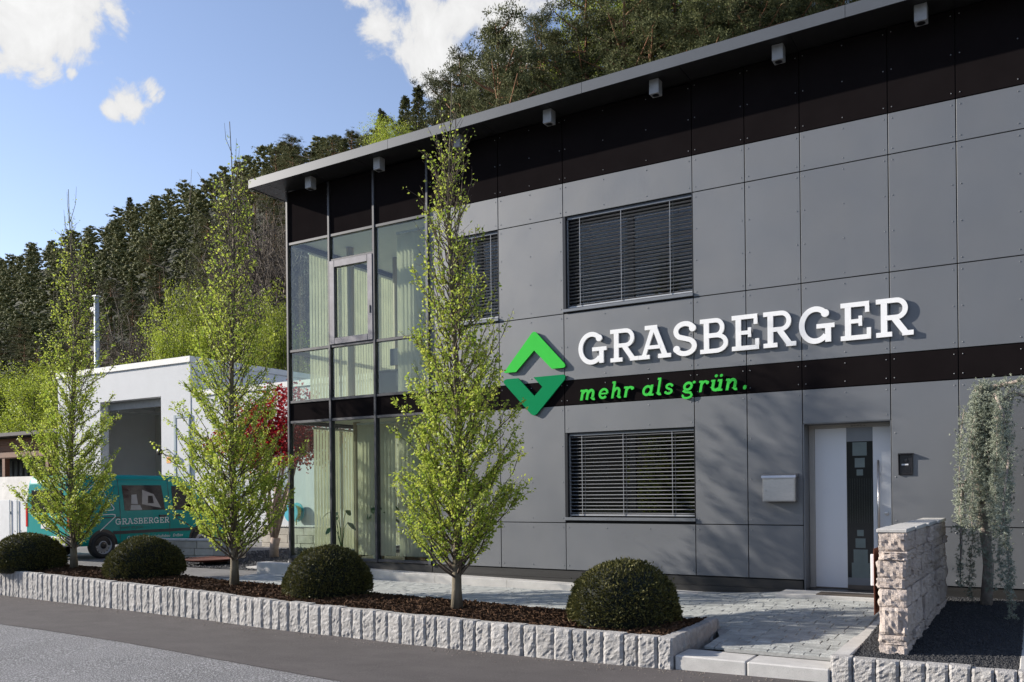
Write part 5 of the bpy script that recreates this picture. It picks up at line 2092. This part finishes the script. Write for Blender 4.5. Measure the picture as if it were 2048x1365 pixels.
def pine_mesh(seed, lo=False, core=True):
    """unit pine 1 m tall: crown irregular, in layered tufts"""
    rg = np.random.default_rng(seed)
    P, Dd, S = [], [], []
    nb = 34 if not lo else 24
    lim = []
    z_lo = rg.uniform(.30, .42)
    asym = rg.uniform(0, 6.28)
    for k in range(nb):
        f = (k + rg.random()) / nb
        z = z_lo + (1 - z_lo) * f * .97
        az = k * 2.399 + rg.uniform(-.4, .4)
        shape = math.sin(math.pi * min(.16 + f * .80, 1)) ** .8 * .95 + .06
        r = .19 * shape * rg.uniform(.65, 1.2) * (1 + .2 * math.cos(az - asym))
        tip = np.array([math.cos(az) * r, math.sin(az) * r, z + r * rg.uniform(.05, .5)])
        lim.append((np.array([0, 0, z - .01]), tip))
        nt_ = (13 if core else 17) if not lo else 3
        for j in range(nt_):
            s = rg.uniform(.35, 1.08)
            c = np.array([0, 0, z]) * (1 - s) + tip * s + rg.normal(size=3) * np.array([.022, .022, .010]) * (1 + r * 4)
            m_ = 50 if not lo else 7
            for q in range(m_):
                d = rg.normal(size=3)
                d[2] = d[2] * .7 + .35
                d /= np.linalg.norm(d)
                P.append(c + d * rg.uniform(.0, .019) * np.array([1.3, 1.3, .7]))
                Dd.append(d * 2)
                S.append(rg.uniform(.0055, .0115) * (1.0 if not lo else 4.2))
    V, F = leaf_cards(np.array(P), np.array(S), rg, .36 if not lo else .4, np.array(Dd), .5, .3)
    cs, rs = [], []
    for a, b in (lim if core else ()):
        for q in ((.80,) if not lo else (.45, .85)):
            cs.append(a * (1 - q) + b * q)
            rs.append((.020 if not lo else .036) * rg.uniform(.7, 1.3))
    if core:
        V2, F2 = blobs(rg, cs, rs)
        F = np.concatenate([F, F2 + len(V)])
        V = np.concatenate([V, V2])
    tr = MB()
    b1, b2 = rg.normal(size=2) * .012
    tr.tube([(0, 0, 0), (b1, b2, .4), (b1 * .4, b2 * .4, .75), (0, 0, .97)], [.017, .013, .008, .002], 7)
    if not lo:
        for a, b in lim:
            tr.tube([a, (a + b) / 2 + np.array([0, 0, -.006]), b], [.0045, .003, .0015], 4, False)
    return V, F, tr


def spruce_mesh(seed):
    rg = np.random.default_rng(seed)
    P, Dd, S = [], [], []
    nb = 90
    for k in range(nb):
        f = (k + rg.random()) / nb
        z = .12 + .86 * f
        az = k * 2.399
        r = .17 * (1 - f) ** .85 * rg.uniform(.75, 1.15) + .006
        tip = np.array([math.cos(az) * r, math.sin(az) * r, z - r * .25])
        for j in range(5):
            s = rg.uniform(.25, 1.05)
            c = np.array([0, 0, z]) * (1 - s) + tip * s
            for q in range(9):
                d = np.array([math.cos(az), math.sin(az), -.2]) + rg.normal(size=3) * .6
                P.append(c + rg.normal(size=3) * .008)
                Dd.append(d)
                S.append(rg.uniform(.014, .030))
    V, F = leaf_cards(np.array(P), np.array(S), rg, .5, np.array(Dd), .3, .2)
    tr = MB().tube([(0, 0, 0), (0, 0, .5), (0, 0, .98)], [.014, .008, .001], 7)
    return V, F, tr


def broad_mesh(seed, bare=False):
    rg = np.random.default_rng(seed)
    tr = MB()
    P = []
    tr.tube([(0, 0, 0), (.01, 0, .25), (0, .01, .5), (0, 0, .8)], [.02, .015, .010, .003], 7)
    for k in range(26):
        z0 = rg.uniform(.18, .72)
        az = k * 2.4
        r = rg.uniform(.12, .30) * (1 - abs(z0 - .4))
        e = np.array([math.cos(az) * r, math.sin(az) * r, min(z0 + rg.uniform(.12, .36), .98)])
        p0 = np.array([0, 0, z0])
        tr.tube([p0, (p0 + e) / 2 + rg.normal(size=3) * .015, e], [.006, .004, .0015], 4, False)
        for j in range(8 if not bare else 14):
            s = rg.uniform(.3, 1)
            m_ = p0 + (e - p0) * s
            q = m_ + rg.normal(size=3) * .07 + np.array([0, 0, .04])
            tr.tube([m_, q], [.002, .0008], 3, False)
            if not bare:
                P.append(q + np.clip(rg.normal(size=(95, 3)), -1.6, 1.6) * .029)
            else:
                for w in range(3):
                    q2 = q + rg.normal(size=3) * .045 + np.array([0, 0, .03])
                    tr.tube([q, q2], [.0010, .0005], 3, False)
    if bare:
        return None, None, tr
    P = np.concatenate(P)
    V, F = leaf_cards(P, .0105, rg, .7, None, 1.0, .25)
    return V, F, tr


def tree_protos():
    out = {}
    pines, near = [], []
    for s in range(9):
        V, F, tr = pine_mesh(100 + s, False, s < 5)
        crown = np_mesh('crown', V, F, PINE)
        to = tr.build('trunk', PINE_BARK, None, True, False)
        (pines if s < 5 else near).append((crown, to.data))
        bpy.data.objects.remove(to)
    sp = []
    for s in range(2):
        V, F, tr = spruce_mesh(200 + s)
        crown = np_mesh('crown', V, F, PINE)
        to = tr.build('trunk', PINE_BARK, None, True, False)
        sp.append((crown, to.data))
        bpy.data.objects.remove(to)
    br = []
    for s in range(4):
        V, F, tr = broad_mesh(300 + s)
        crown = np_mesh('crown', V, F, BROAD)
        to = tr.build('trunk', BARE, None, True, False)
        br.append((crown, to.data))
        bpy.data.objects.remove(to)
    ba = []
    for s in range(2):
        _, _, tr = broad_mesh(400 + s, True)
        to = tr.build('trunk', BARE, None, True, False)
        ba.append((None, to.data))
        bpy.data.objects.remove(to)
    return {'near': near, 'pine': pines, 'spruce': sp, 'broad': br, 'bare': ba}


PROTO = tree_protos()
LABEL = {'pine': ('pine_tree', 'dark pine tree growing in the wooded hillside', 'pines on the wooded hillside'),
         'spruce': ('spruce_tree', 'pointed dark spruce standing in the wooded hillside', 'spruces on the wooded hillside'),
         'broad': ('broadleaf_tree', 'fresh yellow green broadleaf tree on the lower hillside', 'spring green trees on the hillside'),
         'bare': ('bare_tree', 'leafless grey brown tree at the foot of the hillside', 'leafless trees at the hill foot')}
trg = random.Random(99)


def put_tree(kind, x, y, z, h, wide=1.0, label=None):
    crown, trunk = trg.choice(PROTO['near' if kind == 'pine' and label else kind])
    nm, lb, gr = LABEL[kind]
    t = thing(nm, label or lb, 'tree', (x, y, z), trg.uniform(0, 6.28), gr)
    t.scale = (h * wide, h * wide, h)
    link('trunk', trunk, t)
    if crown:
        link('crown', crown, t)


def project(x, y, z):
    q = Vector((x, y, z)) - CAM
    d = q.dot(fw)
    return 1024 + FPX * q.dot(rt2) / d, CY + FPX * q.dot(dn2) / d, d


def by_pixel(px, d):
    u = (px - 1024) / FPX
    x, y = at_bearing(u, d)
    return u, x, y


# individually seen trees: bearing (photo column), distance, height of the tip above camera as photo row, kind
SEEN = [(1005, 62, 22, 'pine', 1.25), (930, 72, 105, 'pine', 1.2), (1092, 74, 18, 'pine', 1.1), (1180, 62, -40, 'pine', 1.25), (1260, 60, -90, 'pine', 1.25), (1360, 60, -120, 'pine', 1.25),
        (1470, 58, -130, 'pine', 1.25), (1580, 58, -120, 'pine', 1.25), (1680, 58, -100, 'pine', 1.2), (890, 84, 150, 'pine', 1.1), (1050, 66, 90, 'pine', 1.15), (1130, 64, 60, 'pine', 1.2), (1310, 58, 10, 'pine', 1.2),
        (1420, 56, 0, 'pine', 1.2), (1530, 56, -10, 'pine', 1.2), (970, 70, 140, 'pine', 1.1), (1220, 70, -60, 'broad', 1.0), (1390, 70, -40, 'broad', 1.0),
        (845, 128, 160, 'spruce', 1.0), (818, 135, 182, 'spruce', 1.0), (770, 150, 208, 'spruce', 1.0), (795, 128, 228, 'broad', .9), (265, 318, 388, 'spruce', 1.35), (590, 222, 268, 'pine', 1.2),
        (30, 112, 752, 'broad', 1.3), (105, 105, 735, 'broad', 1.3), (175, 112, 750, 'broad', 1.2), (62, 100, 770, 'broad', 1.3), (140, 98, 775, 'broad', 1.2), (385, 96, 560, 'broad', .55), (402, 90, 650, 'broad', .7), (350, 90, 665, 'broad', .8),
        (540, 70, 612, 'broad', .65), (568, 70, 650, 'broad', .65), (-40, 112, 745, 'broad', 1.3), (425, 95, 695, 'broad', .8), (215, 100, 730, 'broad', 1.1),
        (292, 105, 625, 'bare', 1.3), (245, 112, 655, 'bare', 1.1), (530, 110, 465, 'bare', 1.2), (560, 105, 430, 'bare', 1.2), (505, 118, 500, 'bare', 1.2), (575, 98, 490, 'bare', 1.2), (545, 125, 410, 'bare', 1.2)]
OWN = {(1005, 'pine'): 'tall pine with reddish trunk rising alone above the roof edge', (265, 'spruce'): 'lone spruce rising above the skyline between the two slim trees',
       (540, 'broad'): 'yellow green tree behind the low white wing beside the glazed corner', (385, 'broad'): 'bright green tree rising behind the workshop roof beside the slim tree',
       (292, 'bare'): 'leafless round tree rising behind the workshop roof beside the steel mast', (795, 'broad'): 'light green tree peeping over the roof edge beside dark spruces'}
taken = []
for px, d, top, kind, wd in SEEN:
    u, x, y = by_pixel(px, d)
    z = hill_z(u, d)
    ztip = CAM.z + (CY - ROLL * (px - 1024) - top) / FPX * d
    h = max(4.0, ztip - z)
    put_tree(kind, x, y, z - .3, h, wd if kind != 'pine' else wd * min(1.3, 15 / h), OWN.get((px, kind)) or ('big near pine with reddish branches rising above the office roof' if kind == 'pine' and px > 860 else None))
    taken.append((x, y))
nseen = len(SEEN)
cand = []
tries = 0
hrg = random.Random(4321)
cell = {}
while tries < 78000:
    tries += 1
    u = hrg.uniform(-.76, .80)
    foot, crest, cz = interp(HT, u)
    tt = hrg.uniform(.03, 1.04)
    d = foot + tt * (crest - foot)
    if hrg.random() > d / 390:
        continue
    x, y = at_bearing(u, d)
    sp_ = 4.3 + d * .004
    key = (int(x // 6), int(y // 6))
    ok = True
    for a in (-1, 0, 1):
        for b in (-1, 0, 1):
            for (qx, qy) in cell.get((key[0] + a, key[1] + b), ()):
                if (qx - x) ** 2 + (qy - y) ** 2 < sp_ ** 2:
                    ok = False
    for (qx, qy) in taken:
        if (qx - x) ** 2 + (qy - y) ** 2 < 9:
            ok = False
    if not ok:
        continue
    cell.setdefault(key, []).append((x, y))
    z = hill_z(u, d)
    r_ = hrg.random()
    kind = 'pine' if r_ < .88 else ('spruce' if r_ < .93 else ('broad' if r_ < .965 else 'bare'))
    if tt < .07 and hrg.random() < .6:
        kind = 'pine'
    if tt > .5 and kind == 'bare':
        kind = 'pine'
    h = hrg.uniform(9.0, 14.0) if kind != 'broad' else hrg.uniform(5.5, 8.5)
    px, py, dd_ = project(x, y, z + h)
    if px > 2500 or px < -250:
        continue
    if px > 560 and py > (365 - .29 * (px - 498)) + 150:      # wholly behind the office building
        continue
    cand.append((h / dd_, kind, x, y, z - .3, h, hrg.uniform(1.0, 1.35)))
cand.sort(reverse=True)
npi = 0
stuffV, stuffF, nv = [], [], 0
LOWP = [pine_mesh(500 + s, True) for s in range(5)]
LOWB_ = LOWP
for (_, kind, x, y, z, h, wd) in cand:
    if npi < 290 - nseen or kind in ('bare',):
        put_tree(kind, x, y, z, h, wd)
        npi += 1
    else:
        V, F, tr = hrg.choice(LOWP) if kind != 'broad' else hrg.choice(LOWB_)
        a = hrg.uniform(0, 6.28)
        M_ = np.array([[math.cos(a), -math.sin(a), 0], [math.sin(a), math.cos(a), 0], [0, 0, 1]])
        stuffV.append((V * np.array([h * wd, h * wd, h])) @ M_.T + np.array([x, y, z]))
        stuffF.append(F + nv)
        nv += len(V)
if stuffV:
    o = link('distant_forest', np_mesh('distant_forest', np.concatenate(stuffV), np.concatenate(stuffF), PINE))
    setp(o, 'far pine forest covering the rest of the hillside', 'forest', kind='stuff')
print('forest: individual', npi + nseen, 'rest', len(stuffV))
